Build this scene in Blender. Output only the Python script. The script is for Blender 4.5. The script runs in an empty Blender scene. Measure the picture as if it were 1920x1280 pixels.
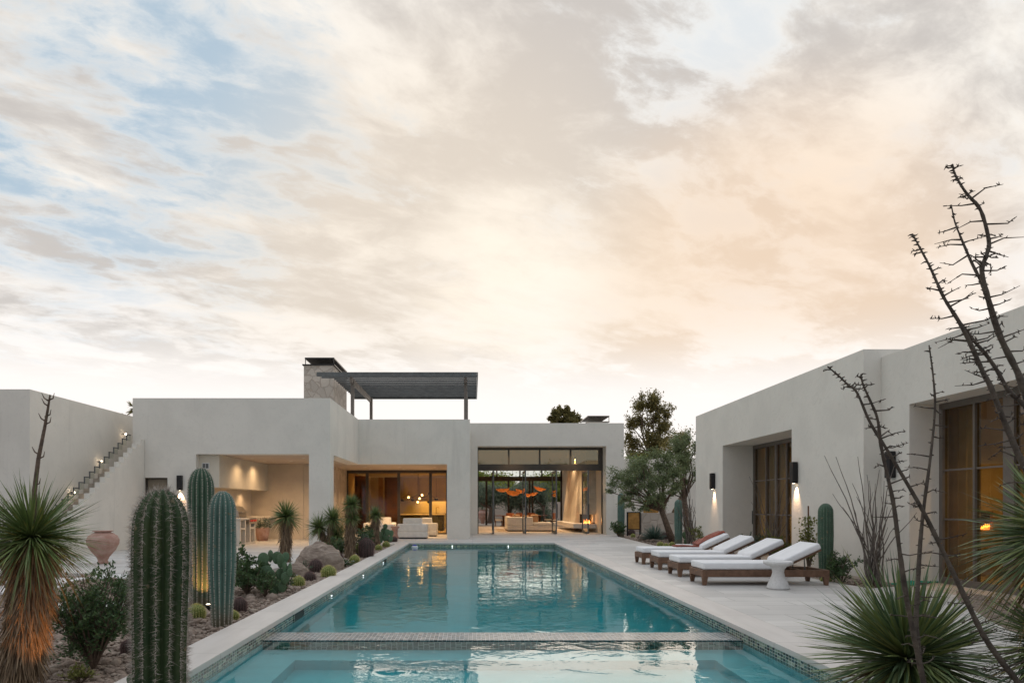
import bpy, bmesh, math, random
import numpy as np
from mathutils import Vector, Matrix, noise as mnoise
R = math.radians
SC = bpy.context.scene
COL = SC.collection
rng = random.Random(7)
nr = np.random.default_rng(11)

# ------------------------------------------------------------------ camera
H, F, CX, CY = 1.4, 1280.0, 886.0, 948.0      # eye height, focal length (photo px), vanishing point
cd = bpy.data.cameras.new('camera')
cam = bpy.data.objects.new('camera', cd); COL.objects.link(cam)
cam.location = (0, 0, H); cam.rotation_euler = (R(90), 0, 0)
cd.sensor_width = 36; cd.lens = 24; cd.sensor_fit = 'HORIZONTAL'
cd.shift_x = (960 - CX) / 1920; cd.shift_y = (CY - 640) / 1920
cd.clip_start = 0.05; cd.clip_end = 3000
SC.camera = cam
SC.view_settings.view_transform = 'Standard'; SC.view_settings.look = 'None'
SC.view_settings.exposure = 0.0; SC.view_settings.gamma = 1.0
SC.cycles.use_denoising = True
SC.cycles.max_bounces = 10; SC.cycles.transparent_max_bounces = 24
SC.cycles.transmission_bounces = 8; SC.cycles.diffuse_bounces = 4; SC.cycles.glossy_bounces = 4
SC.cycles.sample_clamp_indirect = 4.0

# ------------------------------------------------------------------ sky
def NT(tree): 
    N = tree.nodes; L = tree.links
    def add(t, **kw):
        n = N.new(t)
        for k, v in kw.items(): setattr(n, k, v)
        return n
    return N, L, add
def math_(add, L, op, a, b=None, clamp=False, c=None):
    n = add('ShaderNodeMath', operation=op, use_clamp=clamp)
    for i, v in enumerate((a, b, c)):
        if v is None: continue
        if hasattr(v, 'is_linked') or hasattr(v, 'links'): L.new(v, n.inputs[i])
        else: n.inputs[i].default_value = v
    return n.outputs[0]
def mixc(add, L, f, a, b, mode='MIX'):
    n = add('ShaderNodeMix', data_type='RGBA', blend_type=mode)
    for v, s in ((f, n.inputs[0]), (a, n.inputs[6]), (b, n.inputs[7])):
        if hasattr(v, 'links'): L.new(v, s)
        elif isinstance(v, (int, float)): s.default_value = v
        else: s.default_value = (*v[:3], 1)
    return n.outputs[2]
def sstep(add, L, v, lo, hi, a=0.0, b=1.0):
    n = add('ShaderNodeMapRange', interpolation_type='SMOOTHSTEP')
    L.new(v, n.inputs[0])
    for i, x in enumerate((lo, hi, a, b)): n.inputs[i + 1].default_value = x
    return n.outputs[0]

W = bpy.data.worlds.new('World'); SC.world = W; W.use_nodes = True
W.node_tree.nodes.clear()
N, L, add = NT(W.node_tree)
SUN_EL, SUN_AZ = 16.0, 3.0
tc = add('ShaderNodeTexCoord'); sep = add('ShaderNodeSeparateXYZ'); L.new(tc.outputs['Generated'], sep.inputs[0])
z = sep.outputs[2]
zc = math_(add, L, 'MAXIMUM', z, 0.0)
inv = math_(add, L, 'DIVIDE', 1.0, math_(add, L, 'ADD', zc, 0.16))
P = add('ShaderNodeVectorMath', operation='SCALE'); L.new(tc.outputs['Generated'], P.inputs[0]); L.new(inv, P.inputs[3])
mp0 = add('ShaderNodeMapping'); L.new(P.outputs[0], mp0.inputs[0]); mp0.inputs['Rotation'].default_value = (0, 0, R(-30))
mp = add('ShaderNodeMapping'); L.new(mp0.outputs[0], mp.inputs[0])
mp.inputs['Location'].default_value = (3.35, 1.1, 0); mp.inputs['Scale'].default_value = (0.80, 1.28, 0.0)
def noise(scale, det, rough, dist, vec, off=0.0):
    n = add('ShaderNodeTexNoise', noise_dimensions='4D'); L.new(vec, n.inputs['Vector'])
    n.inputs['W'].default_value = off
    n.inputs['Scale'].default_value = scale; n.inputs['Detail'].default_value = det
    n.inputs['Roughness'].default_value = rough; n.inputs['Distortion'].default_value = dist
    return n.outputs['Fac']
wv = add('ShaderNodeTexNoise'); L.new(mp.outputs[0], wv.inputs[0]); wv.inputs['Scale'].default_value = 2.2; wv.inputs['Detail'].default_value = 4
wa = add('ShaderNodeVectorMath', operation='MULTIPLY_ADD'); L.new(wv.outputs['Color'], wa.inputs[0]); wa.inputs[1].default_value = (.22, .22, 0); L.new(mp.outputs[0], wa.inputs[2])
big = noise(1.25, 5, 0.5, 0.0, wa.outputs[0], 1.7)
mid = noise(4.2, 12, 0.62, 0.0, wa.outputs[0], 5.2)
shade = noise(2.6, 10, 0.60, 0.0, wa.outputs[0], 9.1)
puff = noise(8.5, 8, 0.62, 0.0, wa.outputs[0], 3.3)
def blob(px, py, cos_lo, cos_hi):
    d = Vector(((px - CX) / F, 1, (CY - py) / F)).normalized()
    n = add('ShaderNodeVectorMath', operation='DOT_PRODUCT'); L.new(tc.outputs['Generated'], n.inputs[0])
    n.inputs[1].default_value = d
    return sstep(add, L, n.outputs['Value'], cos_lo, cos_hi)
def cr(deg): return math.cos(R(deg))
def mul(a, b): return math_(add, L, 'MULTIPLY', a, b)
def plus(a, b): return math_(add, L, 'ADD', a, b)
dens = plus(plus(mul(big, 0.34), mul(mid, 0.50)), mul(puff, 0.16))
m = dens
for b, k in ((blob(60, 130, cr(26), cr(2)), -0.085), (blob(1265, 110, cr(7), cr(0.5)), -0.06), (blob(1390, 450, cr(8), cr(1.0)), -0.05), (blob(480, 10, cr(9), cr(1.0)), -0.05), (blob(1150, 330, cr(9), cr(1.0)), -0.035), (blob(1800, 330, cr(8), cr(1.0)), -0.05)):
    m = math_(add, L, 'MULTIPLY_ADD', b, k, c=m)
cover = sstep(add, L, m, 0.355, 0.485)
# clear air: Nishita pulled toward the photo's pale blue
sky = add('ShaderNodeTexSky', sky_type='NISHITA'); sky.sun_disc = False
sky.sun_elevation = R(SUN_EL); sky.sun_rotation = R(SUN_AZ); sky.altitude = 300; sky.dust_density = 1.2
K = 1 / 0.1                                     # the Background below runs at strength 0.1
gapw = sstep(add, L, blob(60, 130, cr(38), cr(12)), 0.1, 0.9)
clear = mixc(add, L, 0.85, mixc(add, L, 1.0, sky.outputs[0], (.75, .75, .75), 'MULTIPLY'), (0.50 * K, 0.635 * K, 0.75 * K))
sh = plus(plus(mul(shade, 0.55), mul(mid, 0.25)), mul(puff, 0.20))
lit = sstep(add, L, sh, 0.41, 0.56)
hi_c = (0.99 * K, 0.94 * K, 0.87 * K); lo_c = (0.62 * K, 0.585 * K, 0.555 * K)
cloud = mixc(add, L, lit, hi_c, lo_c)
clear = mixc(add, L, gapw, (0.80 * K, 0.83 * K, 0.85 * K), clear)
edge = sstep(add, L, cover, 0.25, 0.95)
cloud = mixc(add, L, edge, (0.97 * K, 0.945 * K, 0.90 * K), cloud)
col = mixc(add, L, cover, clear, cloud)
warm = blob(1450, 590, cr(19), cr(2))
col = mixc(add, L, mul(warm, 0.46), col, (0.98 * K, 0.72 * K, 0.50 * K))
warm2 = blob(900, 560, cr(24), cr(6))
col = mixc(add, L, mul(warm2, 0.22), col, (1.0 * K, 0.80 * K, 0.60 * K))
glow = blob(950, 560, cr(10), cr(0.3))
col = mixc(add, L, mul(glow, mul(sstep(add, L, mid, .30, .62), .85)), col, (1.15 * K, 1.05 * K, 0.92 * K))
low = sstep(add, L, z, 0.38, 0.15)
ahead = sstep(add, L, sep.outputs[1], -0.1, 0.75)
hz = mixc(add, L, ahead, (0.80 * K, 0.78 * K, 0.76 * K), (1.06 * K, 1.01 * K, 0.97 * K))
lowmix = math_(add, L, 'MAXIMUM', mul(low, sstep(add, L, sh, 0.60, 0.42, 0.0, 1.0)), sstep(add, L, z, 0.265, 0.135))
col = mixc(add, L, lowmix, col, hz)
col = mixc(add, L, sstep(add, L, z, .64, .85), col, mixc(add, L, 1.0, col, (1.40, 1.53, 1.72), 'MULTIPLY'))  # overhead sky, out of view, brightened to lift terrace and other level surfaces
col = mixc(add, L, mul(mul(blob(1440, 585, cr(17), cr(3)), sstep(add, L, z, .17, .26)), 0.40), col, (1.0 * K, 0.75 * K, 0.53 * K))
col = mixc(add, L, mul(mul(blob(800, 600, cr(24), cr(6)), sstep(add, L, z, .17, .26)), 0.30), col, (1.0 * K, 0.86 * K, 0.68 * K))
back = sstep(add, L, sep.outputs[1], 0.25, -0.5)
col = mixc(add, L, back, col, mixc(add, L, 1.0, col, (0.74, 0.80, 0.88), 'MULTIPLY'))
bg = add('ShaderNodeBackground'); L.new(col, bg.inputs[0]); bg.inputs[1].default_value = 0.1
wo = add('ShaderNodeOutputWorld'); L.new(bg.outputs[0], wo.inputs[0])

sd = bpy.data.lights.new('sun', 'SUN'); sd.energy = 0.6; sd.angle = R(45); sd.color = (1.0, 0.86, 0.70)
sun = bpy.data.objects.new('sun', sd); COL.objects.link(sun)
sv = Vector((math.sin(R(SUN_AZ)) * math.cos(R(SUN_EL)), math.cos(R(SUN_AZ)) * math.cos(R(SUN_EL)), math.sin(R(SUN_EL))))
sun.rotation_euler = sv.to_track_quat('Z', 'Y').to_euler(); sun.location = (0, 60, 40)

# ------------------------------------------------------------------ helpers
def at(px, py, Y): return Vector(((px - CX) * Y / F, Y, H - (py - CY) * Y / F))
def gx(px, Y): return (px - CX) * Y / F
def gr(px, py, z=0.0):
    Y = F * (H - z) / (py - CY); return Vector(((px - CX) * Y / F, Y, z))

MATS = {}
def mat(name, base, rough=0.8, vary=0.12, vscale=3.0, bump=0.0, bscale=40.0, metal=0.0, spec=0.35, island=None, emit=None, estr=0.0, dist=0.01, base2=None, sheen=0.0, trans=0.0):
    if name in MATS: return MATS[name]
    m = bpy.data.materials.new(name); m.use_nodes = True; m.node_tree.nodes.clear()
    N, L, add = NT(m.node_tree)
    b = add('ShaderNodeBsdfPrincipled'); o = add('ShaderNodeOutputMaterial'); L.new(b.outputs[0], o.inputs[0])
    b.inputs['Roughness'].default_value = rough; b.inputs['Metallic'].default_value = metal
    b.inputs['Specular IOR Level'].default_value = spec
    tc = add('ShaderNodeTexCoord')
    n = add('ShaderNodeTexNoise'); L.new(tc.outputs['Object'], n.inputs['Vector'])
    n.inputs['Scale'].default_value = vscale; n.inputs['Detail'].default_value = 6; n.inputs['Roughness'].default_value = 0.6
    f = sstep(add, L, n.outputs['Fac'], 0.3, 0.7)
    c2 = base2 if base2 else tuple(max(0, x * (1 - vary)) for x in base)
    c1 = base if base2 else tuple(x * (1 + vary * .5) for x in base)
    c = mixc(add, L, f, c1, c2)
    if island:                                    # colour ramp picked per leaf / blade / stone
        g = add('ShaderNodeNewGeometry'); r = add('ShaderNodeValToRGB'); L.new(g.outputs['Random Per Island'], r.inputs[0])
        el = r.color_ramp.elements
        while len(el) < len(island): el.new(0.5)
        for i, k in enumerate(island):
            el[i].position = i / (len(island) - 1); el[i].color = (*k, 1)
        c = mixc(add, L, 0.35, r.outputs[0], c) if vary > 0 else r.outputs[0]
    L.new(c, b.inputs['Base Color'])
    if bump:
        n2 = add('ShaderNodeTexNoise'); L.new(tc.outputs['Object'], n2.inputs['Vector'])
        n2.inputs['Scale'].default_value = bscale; n2.inputs['Detail'].default_value = 5
        bp = add('ShaderNodeBump'); bp.inputs['Strength'].default_value = bump; bp.inputs['Distance'].default_value = dist
        L.new(n2.outputs['Fac'], bp.inputs['Height']); L.new(bp.outputs[0], b.inputs['Normal'])
    if emit:
        b.inputs['Emission Color'].default_value = (*emit, 1); b.inputs['Emission Strength'].default_value = estr
    if sheen: b.inputs['Sheen Weight'].default_value = sheen
    if trans:
        t = add('ShaderNodeBsdfTranslucent'); L.new(c, t.inputs[0]); mx = add('ShaderNodeMixShader'); mx.inputs[0].default_value = trans
        L.new(b.outputs[0], mx.inputs[1]); L.new(t.outputs[0], mx.inputs[2]); L.new(mx.outputs[0], o.inputs[0])
    m['bsdf'] = 1; MATS[name] = m
    return m

class MB:
    def __init__(s): s.v = []; s.f = []
    def box(s, x0, x1, y0, y1, z0, z1):
        i = len(s.v)
        s.v += [(x, y, z) for z in (z0, z1) for y in (y0, y1) for x in (x0, x1)]
        s.f += [tuple(i + k for k in q) for q in ((0,2,3,1),(4,5,7,6),(0,1,5,4),(2,6,7,3),(0,4,6,2),(1,3,7,5))]
        return s
    def hexa(s, bot, top):                         # eight corners: two quads (ccw from above)
        i = len(s.v); s.v += [tuple(p) for p in bot] + [tuple(p) for p in top]
        s.f += [(i+3,i+2,i+1,i), (i+4,i+5,i+6,i+7)] + [(i+k, i+(k+1)%4, i+4+(k+1)%4, i+4+k) for k in range(4)]
        return s
    def prism(s, poly, z0, z1):
        i = len(s.v); n = len(poly)
        s.v += [(x, y, z0) for x, y in poly] + [(x, y, z1) for x, y in poly]
        s.f.append(tuple(i + n - 1 - k for k in range(n))); s.f.append(tuple(i + n + k for k in range(n)))
        s.f += [(i+k, i+(k+1) % n, i+n+(k+1) % n, i+n+k) for k in range(n)]
        return s
    def quad(s, a, b, c, d):
        i = len(s.v); s.v += [tuple(a), tuple(b), tuple(c), tuple(d)]; s.f.append((i, i+1, i+2, i+3)); return s
    def tube(s, pts, rad, n=8, cap=True):
        pts = [Vector(p) for p in pts]; k = len(pts)
        if not hasattr(rad, '__len__'): rad = [rad] * k
        i0 = len(s.v); ref = None
        for j, p in enumerate(pts):
            d = (pts[min(j+1, k-1)] - pts[max(j-1, 0)]).normalized()
            if ref is None: ref = d.orthogonal().normalized()
            ref = (ref - d * ref.dot(d))
            ref = ref.normalized() if ref.length > 1e-6 else d.orthogonal().normalized()
            b = d.cross(ref)
            for a in range(n):
                t = 2 * math.pi * a / n
                s.v.append(tuple(p + (ref * math.cos(t) + b * math.sin(t)) * rad[j]))
        for j in range(k - 1):
            for a in range(n):
                b2 = (a + 1) % n
                s.f.append((i0+j*n+a, i0+j*n+b2, i0+(j+1)*n+b2, i0+(j+1)*n+a))
        if cap:
            s.f.append(tuple(i0 + n - 1 - a for a in range(n))); s.f.append(tuple(i0 + (k-1)*n + a for a in range(n)))
        return s
    def lathe(s, prof, n=32, c=(0, 0, 0)):
        i0 = len(s.v)
        for r, z in prof:
            for a in range(n):
                t = 2*math.pi*a/n; s.v.append((c[0]+r*math.cos(t), c[1]+r*math.sin(t), c[2]+z))
        for j in range(len(prof)-1):
            for a in range(n):
                b = (a+1) % n; s.f.append((i0+j*n+a, i0+j*n+b, i0+(j+1)*n+b, i0+(j+1)*n+a))
        s.f.append(tuple(i0+n-1-a for a in range(n))); s.f.append(tuple(i0+(len(prof)-1)*n+a for a in range(n)))
        return s
    def ball(s, c, rx, ry=None, rz=None, n=12, m=8):
        ry = ry or rx; rz = rz or rx; i0 = len(s.v)
        for j in range(m+1):
            ph = math.pi*(j+.02)/(m+.04) - math.pi/2
            for a in range(n):
                t = 2*math.pi*a/n; s.v.append((c[0]+rx*math.cos(ph)*math.cos(t), c[1]+ry*math.cos(ph)*math.sin(t), c[2]+rz*math.sin(ph)))
        for j in range(m):
            for a in range(n):
                b = (a+1) % n; s.f.append((i0+j*n+a, i0+j*n+b, i0+(j+1)*n+b, i0+(j+1)*n+a))
        s.f.append(tuple(i0+n-1-a for a in range(n))); s.f.append(tuple(i0+m*n+a for a in range(n)))
        return s
def tagit(o, label=None, cat=None, group=None, kind=None):
    if label: o['label'] = label
    if cat: o['category'] = cat
    if group: o['group'] = group
    if kind: o['kind'] = kind
    return o
def ob(name, mb, m, parent=None, bevel=0.0, seg=2, smooth=False, world=False, sub=0):
    me = bpy.data.meshes.new(name)
    if isinstance(mb, MB):
        me.from_pydata(mb.v, [], mb.f)
    else:
        V, F4, F3 = mb
        V = np.asarray(V, dtype=np.float32).reshape(-1, 3)
        F4 = np.asarray(F4, dtype=np.int32).reshape(-1, 4); F3 = np.asarray(F3, dtype=np.int32).reshape(-1, 3)
        me.vertices.add(len(V)); me.vertices.foreach_set('co', V.ravel())
        nl = F4.size + F3.size; me.loops.add(nl)
        me.loops.foreach_set('vertex_index', np.concatenate([F4.ravel(), F3.ravel()]))
        nf = len(F4) + len(F3); me.polygons.add(nf)
        st = np.concatenate([np.arange(len(F4)) * 4, F4.size + np.arange(len(F3)) * 3]).astype(np.int32)
        me.polygons.foreach_set('loop_start', st)
        me.update(calc_edges=True); me.validate()
    if bevel:
        b = bmesh.new(); b.from_mesh(me)
        bmesh.ops.recalc_face_normals(b, faces=b.faces)
        ed = [e for e in b.edges if len(e.link_faces) == 2 and e.calc_face_angle(0) > 0.5]
        bmesh.ops.bevel(b, geom=ed, offset=bevel, segments=seg, profile=0.5, affect='EDGES', clamp_overlap=True)
        b.to_mesh(me); b.free(); smooth = True
    if smooth:
        me.polygons.foreach_set('use_smooth', [True] * len(me.polygons))
    me.materials.append(m)
    o = bpy.data.objects.new(name, me); COL.objects.link(o)
    if parent:
        o.parent = parent
        if world:
            w = Vector(parent.location)
            if parent.parent: w += Vector(parent.parent.location)
            o.location = -w
    if bevel and smooth:
        md = o.modifiers.new('wn', 'WEIGHTED_NORMAL'); md.keep_sharp = False
    if sub:
        md = o.modifiers.new('sub', 'SUBSURF'); md.levels = sub; md.render_levels = sub
    return o
def thing(name, label, cat, loc=(0, 0, 0), rz=0.0, group=None):
    o = bpy.data.objects.new(name, None); COL.objects.link(o)
    o.location = loc; o.rotation_euler = (0, 0, rz); o.empty_display_size = 0.2
    return tagit(o, label, cat, group)
def struct(name, mb, m, **k): return tagit(ob(name, mb, m, **k), kind='structure')
def copy_tree(o, parent=None):
    c = o.copy(); COL.objects.link(c); c.parent = parent
    for ch in list(o.children): copy_tree(ch, c)
    return c
def lamp(kind, loc, energy, color, parent, size=0.05, spot=None, blend=0.6, rot=(0, 0, 0)):
    d = bpy.data.lights.new('lamp_light', kind); d.energy = energy; d.color = color
    if kind == 'AREA': d.size = size
    else: d.shadow_soft_size = size
    if spot: d.spot_size = R(spot); d.spot_blend = blend
    o = bpy.data.objects.new('lamp_light', d); COL.objects.link(o); o.rotation_euler = rot
    o.location = loc
    if parent: o.parent = parent
    return o

# ------------------------------------------------------------------ materials
def shader(name):
    m = bpy.data.materials.new(name); m.use_nodes = True; m.node_tree.nodes.clear()
    N, L, add = NT(m.node_tree); o = add('ShaderNodeOutputMaterial'); MATS[name] = m
    return m, N, L, add, o
def stucco_mat():
    """hand-trowelled plaster: soft blotches, trowel arcs, faint water marks"""
    m, N, L, add, o = shader('stucco'); b = add('ShaderNodeBsdfPrincipled'); L.new(b.outputs[0], o.inputs[0])
    b.inputs['Roughness'].default_value = 0.9; b.inputs['Specular IOR Level'].default_value = 0.15
    g = add('ShaderNodeNewGeometry'); base = (0.74, 0.705, 0.64)
    def nz(scale, det, dist, sc=(1, 1, 1)):
        mp = add('ShaderNodeMapping'); L.new(g.outputs['Position'], mp.inputs[0]); mp.inputs['Scale'].default_value = sc
        n = add('ShaderNodeTexNoise'); L.new(mp.outputs[0], n.inputs[0]); n.inputs['Scale'].default_value = scale; n.inputs['Detail'].default_value = det; n.inputs['Distortion'].default_value = dist
        n.inputs['Roughness'].default_value = .62
        return n.outputs['Fac']
    blot = nz(.9, 7, .4); trow = nz(5.5, 5, 1.6); grain = nz(70, 3, 0); run = nz(2.2, 4, .2, (1, 1, .09))
    c = mixc(add, L, sstep(add, L, blot, .35, .7, 0, .55), base, tuple(x * .86 for x in base))
    c = mixc(add, L, sstep(add, L, trow, .5, .72, 0, .38), c, tuple(x * .84 for x in base))
    c = mixc(add, L, sstep(add, L, run, .58, .78, 0, .40), c, (0.54, 0.51, 0.465))
    L.new(c, b.inputs['Base Color'])
    bp = add('ShaderNodeBump'); bp.inputs['Strength'].default_value = .45; bp.inputs['Distance'].default_value = .012
    L.new(math_(add, L, 'MULTIPLY_ADD', grain, .25, c=trow), bp.inputs['Height']); L.new(bp.outputs[0], b.inputs['Normal'])
    return m
STUCCO = stucco_mat()
PLASTER_IN = mat('interior_plaster', (0.62, 0.54, 0.42), 0.85, 0.08, 1.5, 0.1, 30, spec=0.2)
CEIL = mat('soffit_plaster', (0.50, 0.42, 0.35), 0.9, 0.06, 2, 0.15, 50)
BRONZE = mat('dark_bronze_metal', (0.075, 0.065, 0.055), 0.42, 0.15, 5, metal=0.5)
BLACKMETAL = mat('black_metal', (0.028, 0.027, 0.028), 0.45, 0.15, 5, metal=0.5)
GREYMETAL = mat('grey_steel', (0.13, 0.135, 0.135), 0.5, 0.2, 4, metal=0.4)
POSTMETAL = mat('taupe_painted_steel', (0.17, 0.145, 0.125), 0.5, 0.1, 4, metal=0.2)
WALNUT = mat('walnut_panel', (0.15, 0.062, 0.026), 0.5, 0.5, 2.2, 0.1, 20)
TEAK = mat('teak_brown', (0.17, 0.095, 0.06), 0.55, 0.30, 9, 0.15, 60)
CUSH = mat('white_cushion', (0.80, 0.80, 0.81), 0.95, 0.05, 6, 0.25, 220, sheen=0.2, dist=0.003)
SOFAFAB = mat('oatmeal_upholstery', (0.70, 0.66, 0.60), 0.95, 0.08, 6, 0.25, 180, sheen=0.2, dist=0.003)
RUSTFAB = mat('rust_throw', (0.36, 0.095, 0.055), 0.95, 0.35, 14, 0.5, 70, sheen=0.3)
TERRA = mat('terracotta', (0.46, 0.31, 0.26), 0.85, 0.35, 6, 0.4, 35, base2=(0.36, 0.20, 0.155))
STONE = mat('cut_stone', (0.44, 0.39, 0.33), 0.9, 0.2, 5, 0.3, 30)
CONC = mat('white_concrete', (0.66, 0.65, 0.64), 0.85, 0.10, 25, 0.5, 140, dist=0.003)
BULB = mat('lamp_glass', (1, .9, .75), 0.4, 0.0, emit=(1.0, 0.80, 0.56), estr=14)
SPOTDISC = mat('downlight_lens', (1, .95, .85), 0.4, 0.0, emit=(1.0, 0.84, 0.62), estr=16)

def glass_mat(name, tint, refl=1.0, ior=1.5, rc=(.95, .95, .95)):
    m, N, L, add, o = shader(name)
    t = add('ShaderNodeBsdfTransparent'); t.inputs[0].default_value = (*tint, 1)
    g = add('ShaderNodeBsdfGlossy'); g.inputs['Roughness'].default_value = 0.0; g.inputs[0].default_value = (*rc, 1)
    f = add('ShaderNodeFresnel'); f.inputs[0].default_value = ior
    gb = add('ShaderNodeNewGeometry'); k = math_(add, L, 'MULTIPLY', math_(add, L, 'MULTIPLY', f.outputs[0], refl, clamp=True), math_(add, L, 'SUBTRACT', 1.0, gb.outputs['Backfacing']))
    mx = add('ShaderNodeMixShader'); L.new(k, mx.inputs[0]); L.new(t.outputs[0], mx.inputs[1]); L.new(g.outputs[0], mx.inputs[2]); L.new(mx.outputs[0], o.inputs[0])
    return m
GLASS = glass_mat('tinted_glass', (0.80, 0.74, 0.52), 1.2)
GLASSAM = glass_mat('amber_glass', (0.80, 0.68, 0.44), 0.9)
GLASSDK = glass_mat('bronze_glass', (0.42, 0.37, 0.26), 6.0, 1.5, (1, .86, .58))
GLASSCL = glass_mat('clear_glass', (0.86, 0.88, 0.86), 1.2)

def stone_mat(name, scale, base, mortar, crack=0.05):
    m, N, L, add, o = shader(name)
    b = add('ShaderNodeBsdfPrincipled'); L.new(b.outputs[0], o.inputs[0]); b.inputs['Roughness'].default_value = 0.9
    b.inputs['Specular IOR Level'].default_value = 0.2
    tc = add('ShaderNodeTexCoord'); n = add('ShaderNodeTexNoise'); L.new(tc.outputs['Object'], n.inputs[0]); n.inputs['Scale'].default_value = 2.5
    dv = add('ShaderNodeVectorMath', operation='MULTIPLY_ADD'); L.new(n.outputs['Color'], dv.inputs[0]); dv.inputs[1].default_value = (.25, .25, .25); L.new(tc.outputs['Object'], dv.inputs[2])
    v = add('ShaderNodeTexVoronoi', feature='DISTANCE_TO_EDGE'); L.new(dv.outputs[0], v.inputs['Vector']); v.inputs['Scale'].default_value = scale
    v2 = add('ShaderNodeTexVoronoi'); L.new(dv.outputs[0], v2.inputs['Vector']); v2.inputs['Scale'].default_value = scale
    f = sstep(add, L, v.outputs['Distance'], crack * .3, crack)
    s2 = add('ShaderNodeSeparateColor'); L.new(v2.outputs['Color'], s2.inputs[0])
    c = mixc(add, L, s2.outputs[0], base, tuple(x * .68 for x in base))
    n2 = add('ShaderNodeTexNoise'); L.new(tc.outputs['Object'], n2.inputs[0]); n2.inputs['Scale'].default_value = 14; n2.inputs['Detail'].default_value = 7
    c = mixc(add, L, math_(add, L, 'MULTIPLY', n2.outputs['Fac'], 0.5), c, tuple(x * .55 for x in base))
    L.new(mixc(add, L, f, mortar, c), b.inputs['Base Color'])
    bp = add('ShaderNodeBump'); bp.inputs['Strength'].default_value = 0.7; bp.inputs['Distance'].default_value = 0.03
    L.new(math_(add, L, 'MULTIPLY_ADD', n2.outputs['Fac'], 0.3, c=f), bp.inputs['Height']); L.new(bp.outputs[0], b.inputs['Normal'])
    return m
RUBBLE = stone_mat('rubble_stone', 2.6, (0.62, 0.55, 0.48), (0.42, 0.36, 0.305))

def mosaic(name, axes, size, cols, grout=(0.50, 0.53, 0.48)):
    """small glass tiles: axes picks which object axes give u and v"""
    m, N, L, add, o = shader(name)
    b = add('ShaderNodeBsdfPrincipled'); L.new(b.outputs[0], o.inputs[0]); b.inputs['Specular IOR Level'].default_value = 0.6
    tc = add('ShaderNodeTexCoord'); s = add('ShaderNodeSeparateXYZ'); L.new(tc.outputs['Object'], s.inputs[0])
    def ax(a):
        if len(a) == 1: return s.outputs['xyz'.index(a)]
        return math_(add, L, 'ADD', s.outputs['xyz'.index(a[0])], s.outputs['xyz'.index(a[1])])
    u = math_(add, L, 'DIVIDE', ax(axes[0]), size[0]); v = math_(add, L, 'DIVIDE', ax(axes[1]), size[1])
    cu = math_(add, L, 'FLOOR', u); cv = math_(add, L, 'FLOOR', v); fu = math_(add, L, 'FRACT', u); fv = math_(add, L, 'FRACT', v)
    cb = add('ShaderNodeCombineXYZ'); L.new(cu, cb.inputs[0]); L.new(cv, cb.inputs[1])
    wn = add('ShaderNodeTexWhiteNoise', noise_dimensions='2D'); L.new(cb.outputs[0], wn.inputs[0])
    r = add('ShaderNodeValToRGB'); r.color_ramp.interpolation = 'CONSTANT'; L.new(wn.outputs[0], r.inputs[0]); el = r.color_ramp.elements
    while len(el) < len(cols): el.new(0.5)
    for i, k in enumerate(cols): el[i].position = i / len(cols); el[i].color = (*k, 1)
    du = math_(add, L, 'ABSOLUTE', math_(add, L, 'SUBTRACT', fu, 0.5)); dv = math_(add, L, 'ABSOLUTE', math_(add, L, 'SUBTRACT', fv, 0.5))
    g = math_(add, L, 'MAXIMUM', math_(add, L, 'GREATER_THAN', du, 0.455), math_(add, L, 'GREATER_THAN', dv, 0.43))
    L.new(mixc(add, L, g, r.outputs[0], grout), b.inputs['Base Color'])
    L.new(math_(add, L, 'MULTIPLY_ADD', g, 0.5, c=0.18), b.inputs['Roughness'])
    return m
TILECOL = [(0.02,0.045,0.04),(0.10,0.16,0.12),(0.012,0.022,0.028),(0.22,0.27,0.19),(0.04,0.09,0.085),(0.30,0.34,0.27),(0.03,0.06,0.075),(0.07,0.11,0.08),(0.016,0.03,0.03),(0.15,0.21,0.17)]
MOSAIC = mosaic('glass_mosaic', ('xy', 'z'), (0.062, 0.031), TILECOL)
MOSTOP = mosaic('divider_mosaic', ('x', 'y'), (0.05, 0.05), [(0.22,0.24,0.25),(0.16,0.19,0.2),(0.3,0.31,0.31),(0.1,0.13,0.15),(0.26,0.25,0.24)], (0.42,0.42,0.4))
MOSGREEN = mosaic('bright_mosaic', ('xy', 'z'), (0.055, 0.0275), [(0.06,0.12,0.07),(0.16,0.24,0.13),(0.03,0.07,0.05),(0.3,0.36,0.22),(0.1,0.17,0.12)])

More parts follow.
